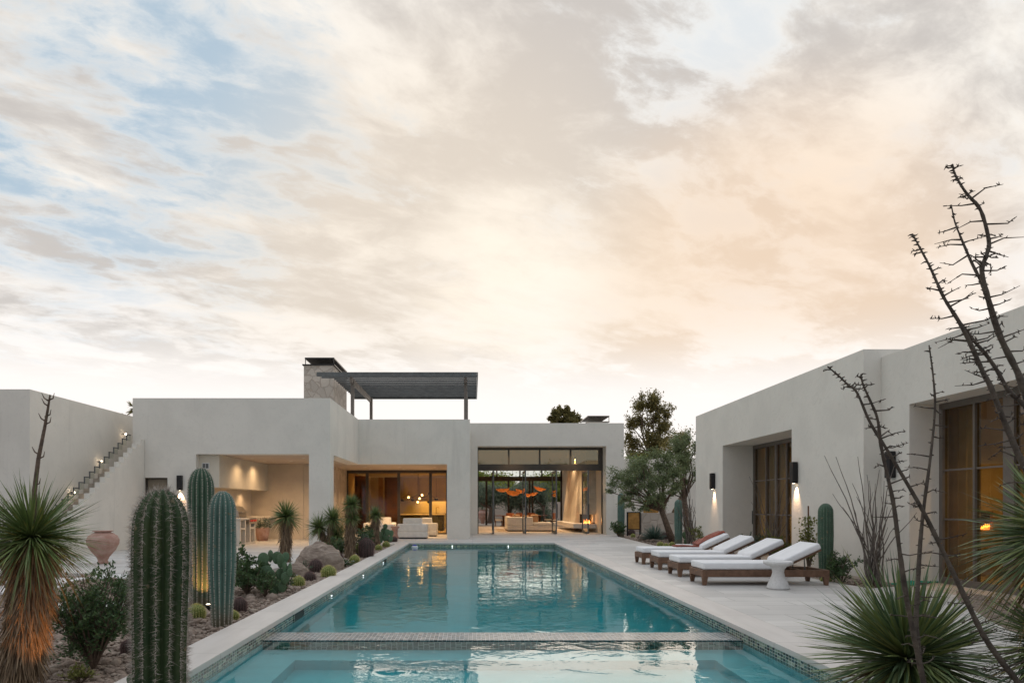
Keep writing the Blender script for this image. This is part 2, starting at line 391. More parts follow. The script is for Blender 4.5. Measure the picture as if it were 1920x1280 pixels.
def paving(name, bw, bh, base, axis_rot=0, off=0.5, joint=0.007, var=0.24):
    m, N, L, add, o = shader(name)
    b = add('ShaderNodeBsdfPrincipled'); L.new(b.outputs[0], o.inputs[0]); b.inputs['Specular IOR Level'].default_value = 0.3
    tc = add('ShaderNodeTexCoord'); mp = add('ShaderNodeMapping'); L.new(tc.outputs['Object'], mp.inputs[0]); mp.inputs['Rotation'].default_value[2] = axis_rot
    br = add('ShaderNodeTexBrick'); L.new(mp.outputs[0], br.inputs[0]); br.offset = off; br.offset_frequency = 2; br.squash = 1.35; br.squash_frequency = 3
    br.inputs['Scale'].default_value = 1; br.inputs['Brick Width'].default_value = bw; br.inputs['Row Height'].default_value = bh
    br.inputs['Mortar Size'].default_value = joint; br.inputs['Mortar Smooth'].default_value = 0.2; br.inputs['Bias'].default_value = 0
    br.inputs['Color1'].default_value = (*base, 1); br.inputs['Color2'].default_value = (*[x * (1 - var) for x in base], 1)
    br.inputs['Mortar'].default_value = (*[x * .50 for x in base], 1)
    mp2 = add('ShaderNodeMapping'); L.new(mp.outputs[0], mp2.inputs[0]); mp2.inputs['Scale'].default_value = (0.6, 4.5, 1)
    n = add('ShaderNodeTexNoise'); L.new(mp2.outputs[0], n.inputs[0]); n.inputs['Scale'].default_value = 1.6; n.inputs['Detail'].default_value = 8; n.inputs['Roughness'].default_value = .62
    n3 = add('ShaderNodeTexNoise'); L.new(tc.outputs['Object'], n3.inputs[0]); n3.inputs['Scale'].default_value = 0.7; n3.inputs['Detail'].default_value = 6
    c = mixc(add, L, sstep(add, L, n.outputs['Fac'], .35, .75, 0, .30), br.outputs['Color'], tuple(x * y for x, y in zip(base, (.62, .60, .58))))
    c = mixc(add, L, sstep(add, L, n3.outputs['Fac'], .48, .75, 0, .22), c, tuple(x * .6 for x in base))
    L.new(c, b.inputs['Base Color'])
    L.new(sstep(add, L, n3.outputs['Fac'], .3, .7, .45, .62), b.inputs['Roughness'])
    bp = add('ShaderNodeBump'); bp.inputs['Strength'].default_value = 0.3; bp.inputs['Distance'].default_value = 0.004
    L.new(math_(add, L, 'MULTIPLY_ADD', br.outputs['Fac'], -1.0, c=n.outputs['Fac']), bp.inputs['Height']); L.new(bp.outputs[0], b.inputs['Normal'])
    return m
PAVE = paving('limestone_paving', 1.15, 0.42, (0.62, 0.60, 0.57))
PAVEIN = paving('indoor_stone_floor', 1.0, 0.6, (0.58, 0.50, 0.42))
COPE = paving('limestone_coping', 1.3, 5.0, (0.60, 0.565, 0.53), R(90), 0.0, 0.004, 0.05)

GRAVELG = mat('desert_soil', (0.26, 0.205, 0.165), 0.95, 0.4, 9, 0.8, 60, dist=0.02)
ROCKS = mat('gravel_stone', (0.3, 0.25, 0.21), 0.95, 0.3, 12, 0.4, 60, island=[(0.16,0.115,0.09),(0.30,0.22,0.175),(0.24,0.18,0.145),(0.40,0.33,0.27),(0.20,0.135,0.105),(0.34,0.27,0.22)])
POOLPL = mat('pool_plaster', (0.46, 0.72, 0.75), 0.8, 0.08, 2)
# ------------------------------------------------------------------ ground, pool, paving
PX0, PX1, PY0, PY1, SPY0, SPY1 = -2.42, 3.12, 5.05, 26.0, 7.88, 8.36      # pool inside edges; divider wall
WZ = -0.156
BX0, BX1, BY0, BY1 = PX0 - .30, PX1 + .30, PY0 - .30, PY1 + .30
g = MB(); E = 400
gz = -0.06
for (x0, x1, y0, y1) in ((-E, BX0, -60, E), (BX1, E, -60, E), (BX0, BX1, -60, BY0), (BX0, BX1, BY1, E)):
    g.quad((x0, y0, gz), (x1, y0, gz), (x1, y1, gz), (x0, y1, gz))
struct('ground', g, GRAVELG)
# basin: floor and walls as solid slabs
b = MB()
b.box(BX0, BX1, BY0, BY1, -2.0, -1.45)
b.box(BX0, PX0, BY0, BY1, -1.45, -0.30); b.box(PX1, BX1, BY0, BY1, -1.45, -0.30)
b.box(PX0, PX1, BY0, PY0, -1.45, -0.30); b.box(PX0, PX1, PY1, BY1, -1.45, -0.30)
b.box(PX0, PX1, PY0, SPY0, -1.45, -1.0)                        # shallow spa floor
b.box(PX0, PX0 + .5, PY0, SPY0, -1.0, -0.62); b.box(PX1 - .5, PX1, PY0, SPY0, -1.0, -0.62)
b.box(PX0 + .5, PX1 - .5, PY0 , PY0 + .6, -1.0, -0.62)
b.box(PX0 + .5, PX1 - .5, SPY0 - .5, SPY0, -1.0, -0.62)
struct('pool_basin', b, POOLPL)
t = MB()
t.box(BX0, PX0, BY0, BY1, -.30, -.06); t.box(PX1, BX1, BY0, BY1, -.30, -.06); t.box(PX0, PX1, BY0, PY0, -.30, -.06)
struct('pool_tile_band', t, MOSAIC)
struct('pool_tile_band', MB().box(PX0, PX1, PY1, BY1, -.30, -.06), MOSGREEN)
d = thing('spa_divider', 'low mosaic tiled wall crossing the pool just above the water', 'wall', ((PX0+PX1)/2, 8.12, -1.0))
ob('core', MB().box(PX0, PX1, SPY0, SPY1, -1.45, -.20), MOSAIC, d, world=True)
ob('tile_cap', MB().box(PX0, PX1, SPY0 - .004, SPY1 + .004, -.20, -.147), MOSTOP, d, world=True)
ob('edge_trim', MB().box(PX0, PX1, SPY0 - .010, SPY0 - .0045, -.20, -.1485), mosaic('edge_mosaic', ('x', 'z'), (0.05, 0.06), [(0.015,0.05,0.055),(0.03,0.08,0.085),(0.01,0.03,0.035)], (0.16,0.26,0.26)), d, world=True)
# coping
c = MB()
cw = .43
c.box(PX0 - cw, PX0 + .02, PY0 - cw, PY1 + cw, -.06, 0.0); c.box(PX1 - .02, PX1 + cw, PY0 - cw, PY1 + cw, -.06, 0.0)
struct('pool_coping', c, COPE, bevel=0.004, seg=1)
c = MB(); c.box(PX0 + .02, PX1 - .02, PY0 - cw, PY0 + .02, -.06, 0.0); c.box(PX0 + .02, PX1 - .02, PY1 - .02, PY1 + cw, -.06, 0.0)
struct('pool_coping', c, paving('limestone_coping_end', 1.3, 5.0, (0.60, 0.565, 0.53), 0, 0.0, 0.004, 0.05), bevel=0.004, seg=1)
# water
m, N, L, add, o = shader('pool_water')
tc = add('ShaderNodeTexCoord'); mp = add('ShaderNodeMapping'); L.new(tc.outputs['Object'], mp.inputs[0]); mp.inputs['Scale'].default_value = (1.0, 1.0, 1)
n1 = add('ShaderNodeTexNoise'); L.new(mp.outputs[0], n1.inputs[0]); n1.inputs['Scale'].default_value = 3.2; n1.inputs['Detail'].default_value = 3; n1.inputs['Distortion'].default_value = .6
n2 = add('ShaderNodeTexNoise'); L.new(mp.outputs[0], n2.inputs[0]); n2.inputs['Scale'].default_value = 0.7; n2.inputs['Detail'].default_value = 2
amp = sstep(add, L, n2.outputs['Fac'], .38, .65, .35, 1.0)
bp = add('ShaderNodeBump'); bp.inputs['Strength'].default_value = 1.0; bp.inputs['Distance'].default_value = 0.0080
L.new(math_(add, L, 'MULTIPLY', n1.outputs['Fac'], amp), bp.inputs['Height'])
rf = add('ShaderNodeBsdfRefraction'); rf.inputs['IOR'].default_value = 1.33; rf.inputs['Roughness'].default_value = 0; L.new(bp.outputs[0], rf.inputs['Normal'])
gl = add('ShaderNodeBsdfGlossy'); gl.inputs['Roughness'].default_value = 0.0; L.new(bp.outputs[0], gl.inputs['Normal'])
fr = add('ShaderNodeFresnel'); fr.inputs[0].default_value = 1.33; L.new(bp.outputs[0], fr.inputs['Normal'])
k = math_(add, L, 'MULTIPLY', fr.outputs[0], 1.2, clamp=True)
mx = add('ShaderNodeMixShader'); L.new(k, mx.inputs[0]); L.new(rf.outputs[0], mx.inputs[1]); L.new(gl.outputs[0], mx.inputs[2]); L.new(mx.outputs[0], o.inputs[0])
va = add('ShaderNodeVolumeAbsorption'); va.inputs[0].default_value = (0.0, 0.89, 0.915, 1); va.inputs[1].default_value = 0.80; L.new(va.outputs[0], o.inputs['Volume'])
WATER = m
struct('pool_water', MB().box(PX0 - .05, PX1 + .05, PY0 - .05, PY1 + .05, -1.6, WZ), WATER)
# paving
struct('terrace', MB().prism([(PX1+cw, 3.4), (7.0, 3.4), (7.0, 7.0), (7.94, 9.0), (7.94, 12.42), (7.60, 12.0), (6.75, 11.6), (6.6, 12.8), (6.52, 17.0), (6.45, 24.9), (6.65, 31.4), (7.43, 33.5), (7.43, 36), (12.0, 36), (12, 36.1), (0.25, 36.1), (PX1+cw, PY1+cw)], -.09, 0.0), PAVE)
struct('terrace', MB().prism([(PX1+cw, PY1+cw), (0.25, 36.1), (-6.27, 36.1), (-6.27, 29.0), (-9.4, 29.0), (-9.4, 23.7), (-12.6, 23.7), (-12.6, 14.2), (-4.6, 14.2), (-4.35, 16.0), (-4.3, 21.0), (-4.0, 24.6), (PX0-cw, 25.2), (PX0-cw, PY1+cw)], -.09, 0.0), PAVE)
# stepping slabs in the left yard
for i, (px, py, w, dd) in enumerate(((242, 1079, .62, .5), (160, 1136, .6, .42), (352, 1120, .7, .5), (30, 1105, .8, .5), (95, 1088, .7, .45))):
    q = gr(px, py, -0.03)
    tagit(ob('stepping_slab', MB().box(q.x-w, q.x+w*.7, q.y-dd, q.y+dd, -.09, -.015), CONC, bevel=.01), ['pale stepping slab in the gravel between the shrub and the big cactus', 'pale stepping slab in the gravel seen through the leafy shrub', 'pale stepping slab in the gravel beside the tall green cactus', 'pale stepping slab in the gravel at the far left of the yard', 'pale stepping slab in the gravel behind the shaggy yucca'][i], 'stepping slab', 'stepping slabs in the gravel yard')
# gravel strip in the right terrace
RB = [(7.93, 8.7), (7.93, 11.2), (7.25, 10.2), (6.3, 8.3), (5.6, 6.6), (5.2, 4.6), (6.9, 4.6), (7.0, 6.9)]
struct('gravel_strip', MB().prism(RB, -.02, 0.012), GRAVELG)

def rocks_mesh(spots, det=1, seed=3):
    """many loose stones as one stuff mesh; spots: x, y, z, size"""
    rr = random.Random(seed); vs, fs = [], []
    base = []
    for k in range(14):
        bm = bmesh.new(); bmesh.ops.create_icosphere(bm, subdivisions=det, radius=1)
        for v in bm.verts:
            s = 1 + .42 * mnoise.noise(v.co * 1.3 + Vector((k * 7.1, 0, 0))); v.co = v.co * s
        sx, sy, sz = rr.uniform(.8, 1.3), rr.uniform(.7, 1.1), rr.uniform(.5, .8)
        base.append((np.array([(v.co.x*sx, v.co.y*sy, v.co.z*sz) for v in bm.verts]), np.array([[v.index for v in f.verts] for f in bm.faces])))
        bm.free()
    V, T = [], []; off = 0
    for (x, y, z, s) in spots:
        bv, bf = base[rr.randrange(14)]; a = rr.uniform(0, 6.28); ca, sa = math.cos(a), math.sin(a)
        p = bv * s; q = np.stack([p[:, 0]*ca - p[:, 1]*sa + x, p[:, 0]*sa + p[:, 1]*ca + y, p[:, 2] + z], 1)
        V.append(q); T.append(bf + off); off += len(bv)
    return (np.concatenate(V), np.zeros((0, 4)), np.concatenate(T))
def in_bed(x, y):
    if y < 4.3: return True
    if x > PX0 - cw - .02 and x < 3.6: return False
    if x < 0:
        lim = -4.6 if y < 14 else -4.3
        if y < 14.15: return True
        return x > lim + .05 and y < 24.4
    return False
sp = []
for _ in range(15000):
    y = 3.0 + 11.5 * rng.random() ** 1.3; x = rng.uniform(-1.02 * y * .70 - 1.0, -2.87) if y > 4.5 else rng.uniform(-4.5, -1.0)
    if in_bed(x, y): sp.append((x, y, -.045, rng.uniform(.009, .030) if rng.random() < .95 else rng.uniform(.035, .07)))
for _ in range(7000):
    y = rng.uniform(12, 24.6); x = rng.uniform(-4.4, -2.88)
    if in_bed(x, y): sp.append((x, y, -.045, rng.uniform(.018, .05)))
for _ in range(3200):
    y = rng.uniform(11.7, 31.5); x = rng.uniform(6.62, 9.5)
    if (x < 7.55 or y > 23.4) and not (y < 13 and x > 7.4): sp.append((x, y, -.045, rng.uniform(.018, .05)))
for _ in range(900):
    y = rng.uniform(4.6, 11.0); x = rng.uniform(5.4, 7.9)
    if x > 5.35 + (y - 4.6) * .34 + .1 and x < 7.9 and (y > 8.7 or x < 6.95): sp.append((x, y, .012, rng.uniform(.02, .05)))
for _ in range(130):
    y = rng.uniform(4.8, 14); x = rng.uniform(-.6*y-1, -2.95)
    if in_bed(x, y) and x < -2.95: sp.append((x, y, -.04, rng.uniform(.05, .10)))
tagit(ob('gravel', rocks_mesh(sp, 1), ROCKS), 'loose brown desert gravel covering the planting beds', 'gravel', kind='stuff')

# pool fittings
POOLLIT = mat('pool_light_lens', (1, 1, 1), .3, 0, emit=(0.9, 0.97, 1.0), estr=2.5)
for i, (Y, w) in enumerate(((11.7, 'nearest'), (15.1, 'middle'), (18.5, 'farthest'))):
    pj = tagit(ob('pool_jet_light', MB().tube([(PX0 - .01, Y, -.135), (PX0 + .014, Y, -.135)], [.011, .009], 14), POOLLIT, bevel=.002, seg=1), f'tiny round white light on the left pool wall, {w} of three', 'pool light', 'tiny lights along the left pool wall')
tagit(ob('pool_jet_light', MB().tube([(gx(953, 26), PY1 + .01, -.125), (gx(953, 26), PY1 - .014, -.125)], [.02, .017], 14), POOLLIT, bevel=.002, seg=1), 'tiny white light on the far pool wall right of centre', 'pool light', 'tiny lights on the far pool wall')
tagit(ob('pool_jet_light', MB().tube([(gx(848, 26), PY1 + .01, -.125), (gx(848, 26), PY1 - .014, -.125)], [.02, .017], 14), POOLLIT, bevel=.002, seg=1), 'tiny white light on the far pool wall left of centre', 'pool light', 'tiny lights on the far pool wall')
DARK = mat('skimmer_dark', (0.012, 0.02, 0.02), .5, .1)
for i, (y0, y1, w) in enumerate(((9.25, 9.75, 'near the divider'), (18.6, 19.1, 'halfway along the pool'))):
    s = thing('pool_skimmer', f'dark rectangular skimmer mouth in the left tile band {w}', 'skimmer', (PX0, (y0+y1)/2, -.2), group='skimmers in the left pool wall')
    ob('mouth', MB().box(PX0 - .01, PX0 + .006, y0, y1, -.20, -.062), DARK, s, world=True)
    for ya in (y0 - .02, y1): ob('rim', MB().box(PX0 - .01, PX0 + .012, ya, ya + .02, -.20, -.062), MOSAIC, s, world=True)
s = thing('pool_float', 'small blue and white floating pool sensor at the far left corner', 'pool float', (gx(778, 25.7), 25.6, WZ))
ob('float_body', MB().lathe([(.10, -.03), (.13, 0), (.13, .03), (.09, .06)], 20), mat('float_white', (.7, .72, .75), .4), s, smooth=True)
ob('dome', MB().lathe([(.088, .06), (.08, .09), (.04, .11)], 20), mat('float_blue', (.03, .05, .35), .35), s, smooth=True)

# ------------------------------------------------------------------ main house
HA = 5.06                                                       # parapet of the low wings
house = thing('main_house', 'low white stucco house with flat roofs behind the pool', 'house', (0, 30, 0))
def hp(name, mb, m=STUCCO, parent=None, **k): return ob(name, mb, m, parent or house, world=True, **k)
YA, YB, YC = 23.2, 28.9, 33.5
w = MB()
# left wing, facade with the service door
dx0, dx1, dz = gx(270, YA), gx(314, YA), 2.36
w.box(-11.55, dx0, YA, 29.5, 0, HA); w.box(dx0, dx1, YA + .22, 29.5, 0, dz); w.box(dx0, dx1, YA, 29.5, dz, HA)
w.box(dx1, -9.4, YA, 29.5, 0, HA)
hp('wall', w)
w = MB()
w.box(-9.4, -5.56, YA, 23.75, 3.16, HA)                         # header over the outdoor kitchen
w.box(-5.56, -4.84, YA, 23.8, 0, HA)                            # corner pier
w.box(-5.40, -4.84, 23.8, 29.45, 3.17, HA)                      # return beam
w.box(-4.84, gx(838, YB), YB, 29.45, 3.17, HA)                  # patio header
w.box(gx(838, YB), gx(881, YB), YB, 34.2, 0, HA)                # wide pier
hp('wall', w)
w = MB()
w.box(-9.4, -7.2, 29.0, 29.5, 0, 3.16); w.box(-7.2, -6.3, 29.06, 29.5, 0, 3.16)
w.box(-9.46, -9.396, 23.75, 29.0, 0, 3.158)
hp('kitchen_wall', w, mat('kitchen_plaster', (0.60, 0.52, 0.42), .9, .08, 1.5, .2, 50))
w = MB(); w.box(-9.4, -5.40, 23.75, 29.0, 3.165, 3.6); w.box(-5.40, gx(838, YB), 29.45, 34.3, 3.175, 3.6); w.box(-9.4, -5.4, 29.5, 34.3, 3.175, 3.6)
hp('ceiling', w, CEIL)
w = MB(); w.box(-11.3, -4.84, 29.5, 45, 3.6, 4.2); w.box(-4.84, -.14, 29.5, 45, 3.6, 4.2); w.box(-9.4, -5.45, 23.8, 29.45, 3.6, 4.2)
hp('roof', w, STUCCO)
# stone chimney
ch = hp('chimney', MB().box(-7.6, -6.27, 30.75, 34.0, 0, 7.72), RUBBLE)
cap = MB(); cap.box(-7.66, -6.21, 30.69, 34.06, 7.72, 7.77)
hp('chimney_flashing', cap, BLACKMETAL, ch)
cap = MB(); cap.box(-7.56, -6.24, 30.76, 34.0, 8.02, 8.08)
for x in (-7.55, -6.28):
    for y in (30.78, 33.95): cap.box(x, x + .03, y, y + .03, 7.77, 8.02)
hp('chimney_cap', cap, BLACKMETAL, ch)
# glazing of the patio room
YG = 34.0
fr = MB(); fr.box(-6.27, -1.0, YG, YG + .12, 3.03, 3.17)
for px in (688.5, 747.5, 807): 
    x = gx(px, YG); fr.box(x - .07, x + .07, YG, YG + .12, 0.0, 3.03)
fr.box(-6.27, -6.20, YG, YG + .12, 0, 3.03); fr.box(-1.32, -1.25, YG, YG + .12, 0, 3.03)
fr.box(-6.2, -1.3, YG + .01, YG + .11, 0, .06)
pw = hp('glass_wall', fr, BRONZE)
hp('pane', MB().box(-6.2, -1.3, YG + .05, YG + .06, .06, 3.03), GLASSAM, pw)
# gallery (the tall room)
HC = 5.46; gx0, gx1 = .25, 6.56
w = MB(); w.box(gx(881, YC), gx0, YC, 51, 0, HC); w.box(gx1, 7.43, YC, 51, 0, HC); w.box(gx0, gx1, YC, 34.4, 4.33, HC)
w.box(gx0, gx1, 50.4, 51, 4.33, HC)
hp('wall', w)
hp('ceiling', MB().box(gx0, gx1, 34.4, 50.4, 4.33, 4.7), CEIL)
hp('roof', MB().box(gx0, gx1, 34.4, 50.4, 4.7, 4.95))
hp('wall', MB().box(gx(881, YC), gx0-.003, YC - .3, YC, 0, HC - .004) if False else MB().box(-.3, -.14, 34.2, 45, 0, 4.2))
YT = 34.4
fr = MB(); fr.box(gx0, gx1, YT, YT + .16, 4.22, 4.33); fr.box(gx0, gx1, YT - .02, YT + .18, 3.18, 3.50)
for px in (954, 1012, 1070): x = gx(px, YT); fr.box(x - .04, x + .04, YT, YT + .14, 3.50, 4.22)
fr.box(gx(1122, YT), gx1, YT, YT + .14, 3.50, 4.22)
fr.box(gx1 - .05, gx1, YT, YT + .16, 0, 3.18); fr.box(gx0, gx0 + .05, YT, YT + .16, 0, 3.18); fr.box(gx0, gx0 + .04, YT, YT + .14, 3.5, 4.22)
tw = hp('transom_window', fr, BRONZE)
hp('pane', MB().box(gx0 + .04, gx1 - .2, YT + .06, YT + .07, 3.5, 4.22), GLASSDK, tw)
for x in (1.04, 2.62, 4.15, 5.72):                              # pivoted leaves stand open, square to the facade
    y0, y1 = 33.75, 35.55
    dr = hp('pivot_door', MB().box(x-.03, x+.03, y0, y0+.09, 0.02, 3.16).box(x-.03, x+.03, y1-.09, y1, 0.02, 3.16).box(x-.03, x+.03, y0+.09, y1-.09, 0.02, .14).box(x-.03, x+.03, y0+.09, y1-.09, 3.06, 3.16), GREYMETAL)
    hp('pane', MB().box(x-.006, x+.006, y0+.09, y1-.09, .14, 3.06), GLASSCL, dr)
    hp('handle', MB().tube([(x+.05, y0+.05, .8), (x+.05, y0+.05, 1.5)], .014, 8), BLACKMETAL, dr)
# far glazing of the gallery
YF = 50.0
fr = MB(); fr.box(gx0, gx1, YF, YF + .16, 3.22, 3.55); fr.box(gx0, gx1, YF, YF + .12, 4.2, 4.33)
for px in (931.5, 975, 1016): x = gx(px, YF); fr.box(x-.05, x+.05, YF, YF+.12, 3.55, 4.2)
for px in (912, 953.5, 993, 998.5, 1037): x = gx(px, YF); fr.box(x-.07, x+.07, YF, YF+.14, 0, 3.22)
fr.box(gx1-.12, gx1, YF, YF+.14, 0, 4.2)
fw = hp('garden_window', fr, BRONZE)
hp('pane', MB().box(gx0, gx1-.12, YF+.05, YF+.06, 3.55, 4.2), GLASSCL, fw)
# fireplace in the gallery
fp = hp('fireplace', MB().hexa([(5.75,38.3,.45),(6.56,38.3,.45),(6.56,43.5,.45),(5.75,43.5,.45)], [(6.1,38.3,4.33),(6.56,38.3,4.33),(6.56,43.0,4.33),(6.1,43.0,4.33)])
    .box(6.0, 6.56, 36.3, 36.5, .95, 4.33).box(6.40, 6.56, 36.5, 38.3, .5, 4.33).box(6.0, 6.4, 36.5, 38.3, .95, 4.33), mat('venetian_plaster', (.62,.56,.47), .7, .18, 2.5, .2, 20))
hp('hearth', MB().box(5.35, 6.56, 36.2, 43.6, .22, .45), CONC, fp)
hp('firebox', MB().box(6.02, 6.39, 38.05, 38.28, .452, .948).box(6.395, 6.399, 36.6, 38.0, .452, .948), mat('soot', (.02,.018,.016), .9), fp)
FLAME = mat('flame', (1, .4, .1), .6, 0, emit=(1.0, 0.30, 0.06), estr=9)
def flames(x0, x1, y, z, h, n, parent, along='x', seed=1):
    rr = random.Random(seed); mb = MB()
    for i in range(n):
        t = (i + rr.random()) / n; hh = h * rr.uniform(.4, 1); wd = abs(x1 - x0) / n * .9
        p = (x0 + (x1-x0)*t, y) if along == 'x' else (y, x0 + (x1-x0)*t)
        mb.tube([(p[0], p[1], z), (p[0]+rr.uniform(-.2,.2)*wd, p[1], z+hh*.4), (p[0]+rr.uniform(-.5,.5)*wd, p[1], z+hh)], [wd*.45, wd*.55, .002], 6)
    return hp('flame', mb, FLAME, parent, smooth=True)
flames(6.02, 6.36, 36.9, .452, .26, 9, fp)
lamp('POINT', (6.15, 36.7 - 30, .65), 14, (1, .45, .15), house, .03)
# roof cap over the gallery fireplace
cc = hp('chimney', MB().box(6.30, 7.40, 37.2, 39.7, HC - .6, 5.97), STUCCO)
q = MB().box(6.25, 7.47, 37.15, 39.75, 5.97, 6.0).box(6.27, 7.46, 37.2, 39.7, 6.26, 6.31)
for x in (6.29, 7.42):
    for y in (37.2, 39.66): q.box(x, x+.03, y, y+.03, 6.0, 6.26)
hp('chimney_cap', q, BRONZE, cc)
# patio-room interior
w = MB(); w.box(-6.27, -.3, 42.0, 42.2, 0, 3.17); w.box(-6.4, -6.27, 34.12, 42.2, 0, 3.17)
hp('interior_wall', w, PLASTER_IN)
hp('ceiling', MB().box(-6.27, -.3, 34.3, 42, 3.175, 3.5), CEIL)
struct('floor', MB().box(-6.27, 6.56, 36.1, 56, -.09, -.001), PAVEIN)
hp('wood_partition', MB().box(-6.25, gx(686, 36.5), 36.4, 36.6, 0, 3.0), WALNUT)
hp('wood_partition', MB().box(gx(721, 38), gx(747, 38), 38.0, 38.2, 0, 3.0), WALNUT)
hp('wood_partition', MB().box(gx(710, 38.4), gx(718, 38.4), 38.3, 38.5, 0, 3.0), mat('light_oak', (.42,.26,.11), .5, .3, 3))
CABM = mat('ochre_cabinet', (.55,.44,.20), .5, .1, 2)
cb = hp('wall_cabinet', MB().box(-4.2, -.35, 41.4, 42.0, 1.72, 3.1), CABM)
for x in (-3.2, -2.2, -1.25): hp('door_gap', MB().box(x-.006, x+.006, 41.393, 41.4, 1.74, 3.08), DARK, cb)
hp('counter', MB().box(-4.2, -.35, 41.3, 42.0, 0, .92).box(-4.3, -.35, 41.25, 42.0, .92, .97), mat('grey_marble', (.38,.36,.33), .3, .4, 3), house)
lamp('AREA', (-2.3, 41.2 - 30, 1.68), 60, (1, .72, .38), house, 2.0)
# service door
sdr = hp('door', MB().box(dx0, dx1, YA + .16, YA + .22, 0, dz), mat('taupe_door', (.24,.20,.15), .6, .1), None)
hp('door_frame', MB().box(dx0, dx0+.06, YA+.10, YA+.16, 0, dz-.06).box(dx1-.06, dx1, YA+.10, YA+.16, 0, dz-.06).box(dx0, dx1, YA+.10, YA+.16, dz-.06, dz), BRONZE, sdr)
# kitchen hood box, vent grille
hd = hp('hood_box', MB().box(-9.4, -8.70, 23.45, 29.0, 2.04, 3.155), mat('hood_plaster', (.60,.55,.46), .85, .06, 1.5, .2, 50))
gm = MB().box(gx(378, 23.4), gx(392, 23.4), 23.42, 23.45, 2.66, 2.88)
hp('vent_grille', gm, CONC, hd)
hp('vent_opening', MB().box(gx(379.5, 23.4), gx(384.5, 23.4), 23.41, 23.42, 2.69, 2.85).box(gx(385.5, 23.4), gx(390.5, 23.4), 23.41, 23.42, 2.69, 2.85), GREYMETAL, hd)

# outdoor kitchen counter with cubbies, along the left wall
kc = thing('outdoor_kitchen_counter', 'cream stone counter with open cubbies in the outdoor kitchen', 'counter', (-8.8, 24.8, 0))
CREAM = mat('cream_stone', (.62,.56,.48), .75, .08, 3, .2, 30)
k = MB(); X0, X1 = -9.38, -8.14
k.box(X0, -8.55, 23.9, 25.6, 0, .9)                            # back body
for y in (23.9, 24.42, 24.95, 25.5): k.box(-8.55, X1, y, y + .1, 0, .9)
for y0, y1 in ((24.0, 24.42), (24.52, 24.95), (25.05, 25.5)):
    k.box(-8.55, X1, y0, y1, 0, .08); k.box(-8.55, X1, y0, y1, .56, .62) if y0 != 24.52 else None
ob('counter_body', k, CREAM, kc, world=True)
ob('counter_top', MB().box(X0, X1 + .04, 23.85, 25.65, .90, .97), CREAM, kc, world=True, bevel=.008, seg=1)
k2 = thing('kitchen_back_counter', 'floating cream counter along the back wall of the outdoor kitchen', 'counter', (-8.4, 28.5, 0))
ob('counter_top', MB().box(-9.38, gx(508, 28.2), 28.2, 28.98, .90, .98), CREAM, k2, world=True, bevel=.008, seg=1)
ob('apron', MB().box(-9.38, gx(494, 28.2), 28.22, 28.98, .45, .90), CREAM, k2, world=True)
ob('support', MB().box(-9.38, gx(480, 28.4), 28.4, 28.98, 0, .45), CREAM, k2, world=True)
# grill
gl_ = thing('barbecue_grill', 'stainless barbecue grill with domed hood set in the counter', 'grill', (-8.78, 25.2, .97))
STEEL = mat('brushed_steel', (.42,.38,.33), .3, .15, 8, metal=.85)
hoodp = MB()
pr = [(-.30,0),(-.30,.20),(-.22,.36),(-.05,.44),(.15,.40),(.27,.25),(.30,.05),(.30,0)]
i0 = 0
for y in (-.42, .42): hoodp.v += [(x, y, z_) for x, z_ in pr]
n_ = len(pr)
hoodp.f += [tuple(range(n_)), tuple(reversed(range(n_, 2*n_)))] + [(k_+n_, (k_+1) % n_ + n_, (k_+1) % n_, k_) for k_ in range(n_)]
ob('grill_hood', hoodp, STEEL, gl_, bevel=.01, seg=1)
ob('handle', MB().tube([(.36,-.3,.2),(.36,.3,.2)], .018, 8).tube([(.28,-.28,.2),(.36,-.28,.2)], .012, 6).tube([(.28,.28,.2),(.36,.28,.2)], .012, 6), STEEL, gl_)
ob('control_panel', MB().box(.30, .68, -.42, .42, -.22, .0), STEEL, gl_, bevel=.01, seg=1)
for y in (-.28, -.1, .1, .28): ob('knob', MB().tube([(.68,y,-.11),(.72,y,-.11)], .035, 12), mat('red_knob', (.4,.03,.02), .4, 0, emit=(1,.08,.04), estr=.15), gl_)

# downlights
def downlight(x, y, z, label, group, energy=90, par=None, spot=110):
    t = thing('recessed_downlight', label, 'ceiling light', (x, y, z), group=group)
    ob('trim_ring', MB().lathe([(.062, -.008), (.075, -.006), (.075, 0), (.062, 0)], 20), CONC, t)
    ob('lens', MB().lathe([(.058, -.006), (.058, -.001)], 16), SPOTDISC, t)
    if energy: lamp('SPOT', (0, 0, -.03), energy, (1, .66, .36), t, .05, spot, .8)
    return t
for px, py in ((472, 858.7), (496.5, 864.7), (568.5, 858.5), (545, 864)):
    Y = 1.76*F/(CY-py); downlight(gx(px, Y), Y, 3.16, {472:'left front round downlight in the outdoor kitchen ceiling', 496.5:'left rear round downlight in the outdoor kitchen ceiling', 568.5:'right front round downlight in the outdoor kitchen ceiling', 545:'right rear round downlight in the outdoor kitchen ceiling'}[px], 'downlights in the outdoor kitchen', 62 if px < 500 else 130, spot=150)
downlight(-9.05, 25.4, 2.04, 'small downlight under the hood box above the grill', 'downlights in the outdoor kitchen', 30, spot=150)
downlight(-9.05, 27.6, 2.04, 'small downlight under the far end of the hood box', 'downlights in the outdoor kitchen', 30, spot=150)
pos = {684:'left front', 694:'left rear', 749:'middle front', 756:'middle rear', 814.6:'right front', 818:'right rear'}
for px in pos:
    Y = 31.0 if 'front' in pos[px] else 32.8
    downlight(gx(px, Y), Y, 3.17, f'{pos[px]} round downlight in the covered patio ceiling', 'downlights in the covered patio', 170)
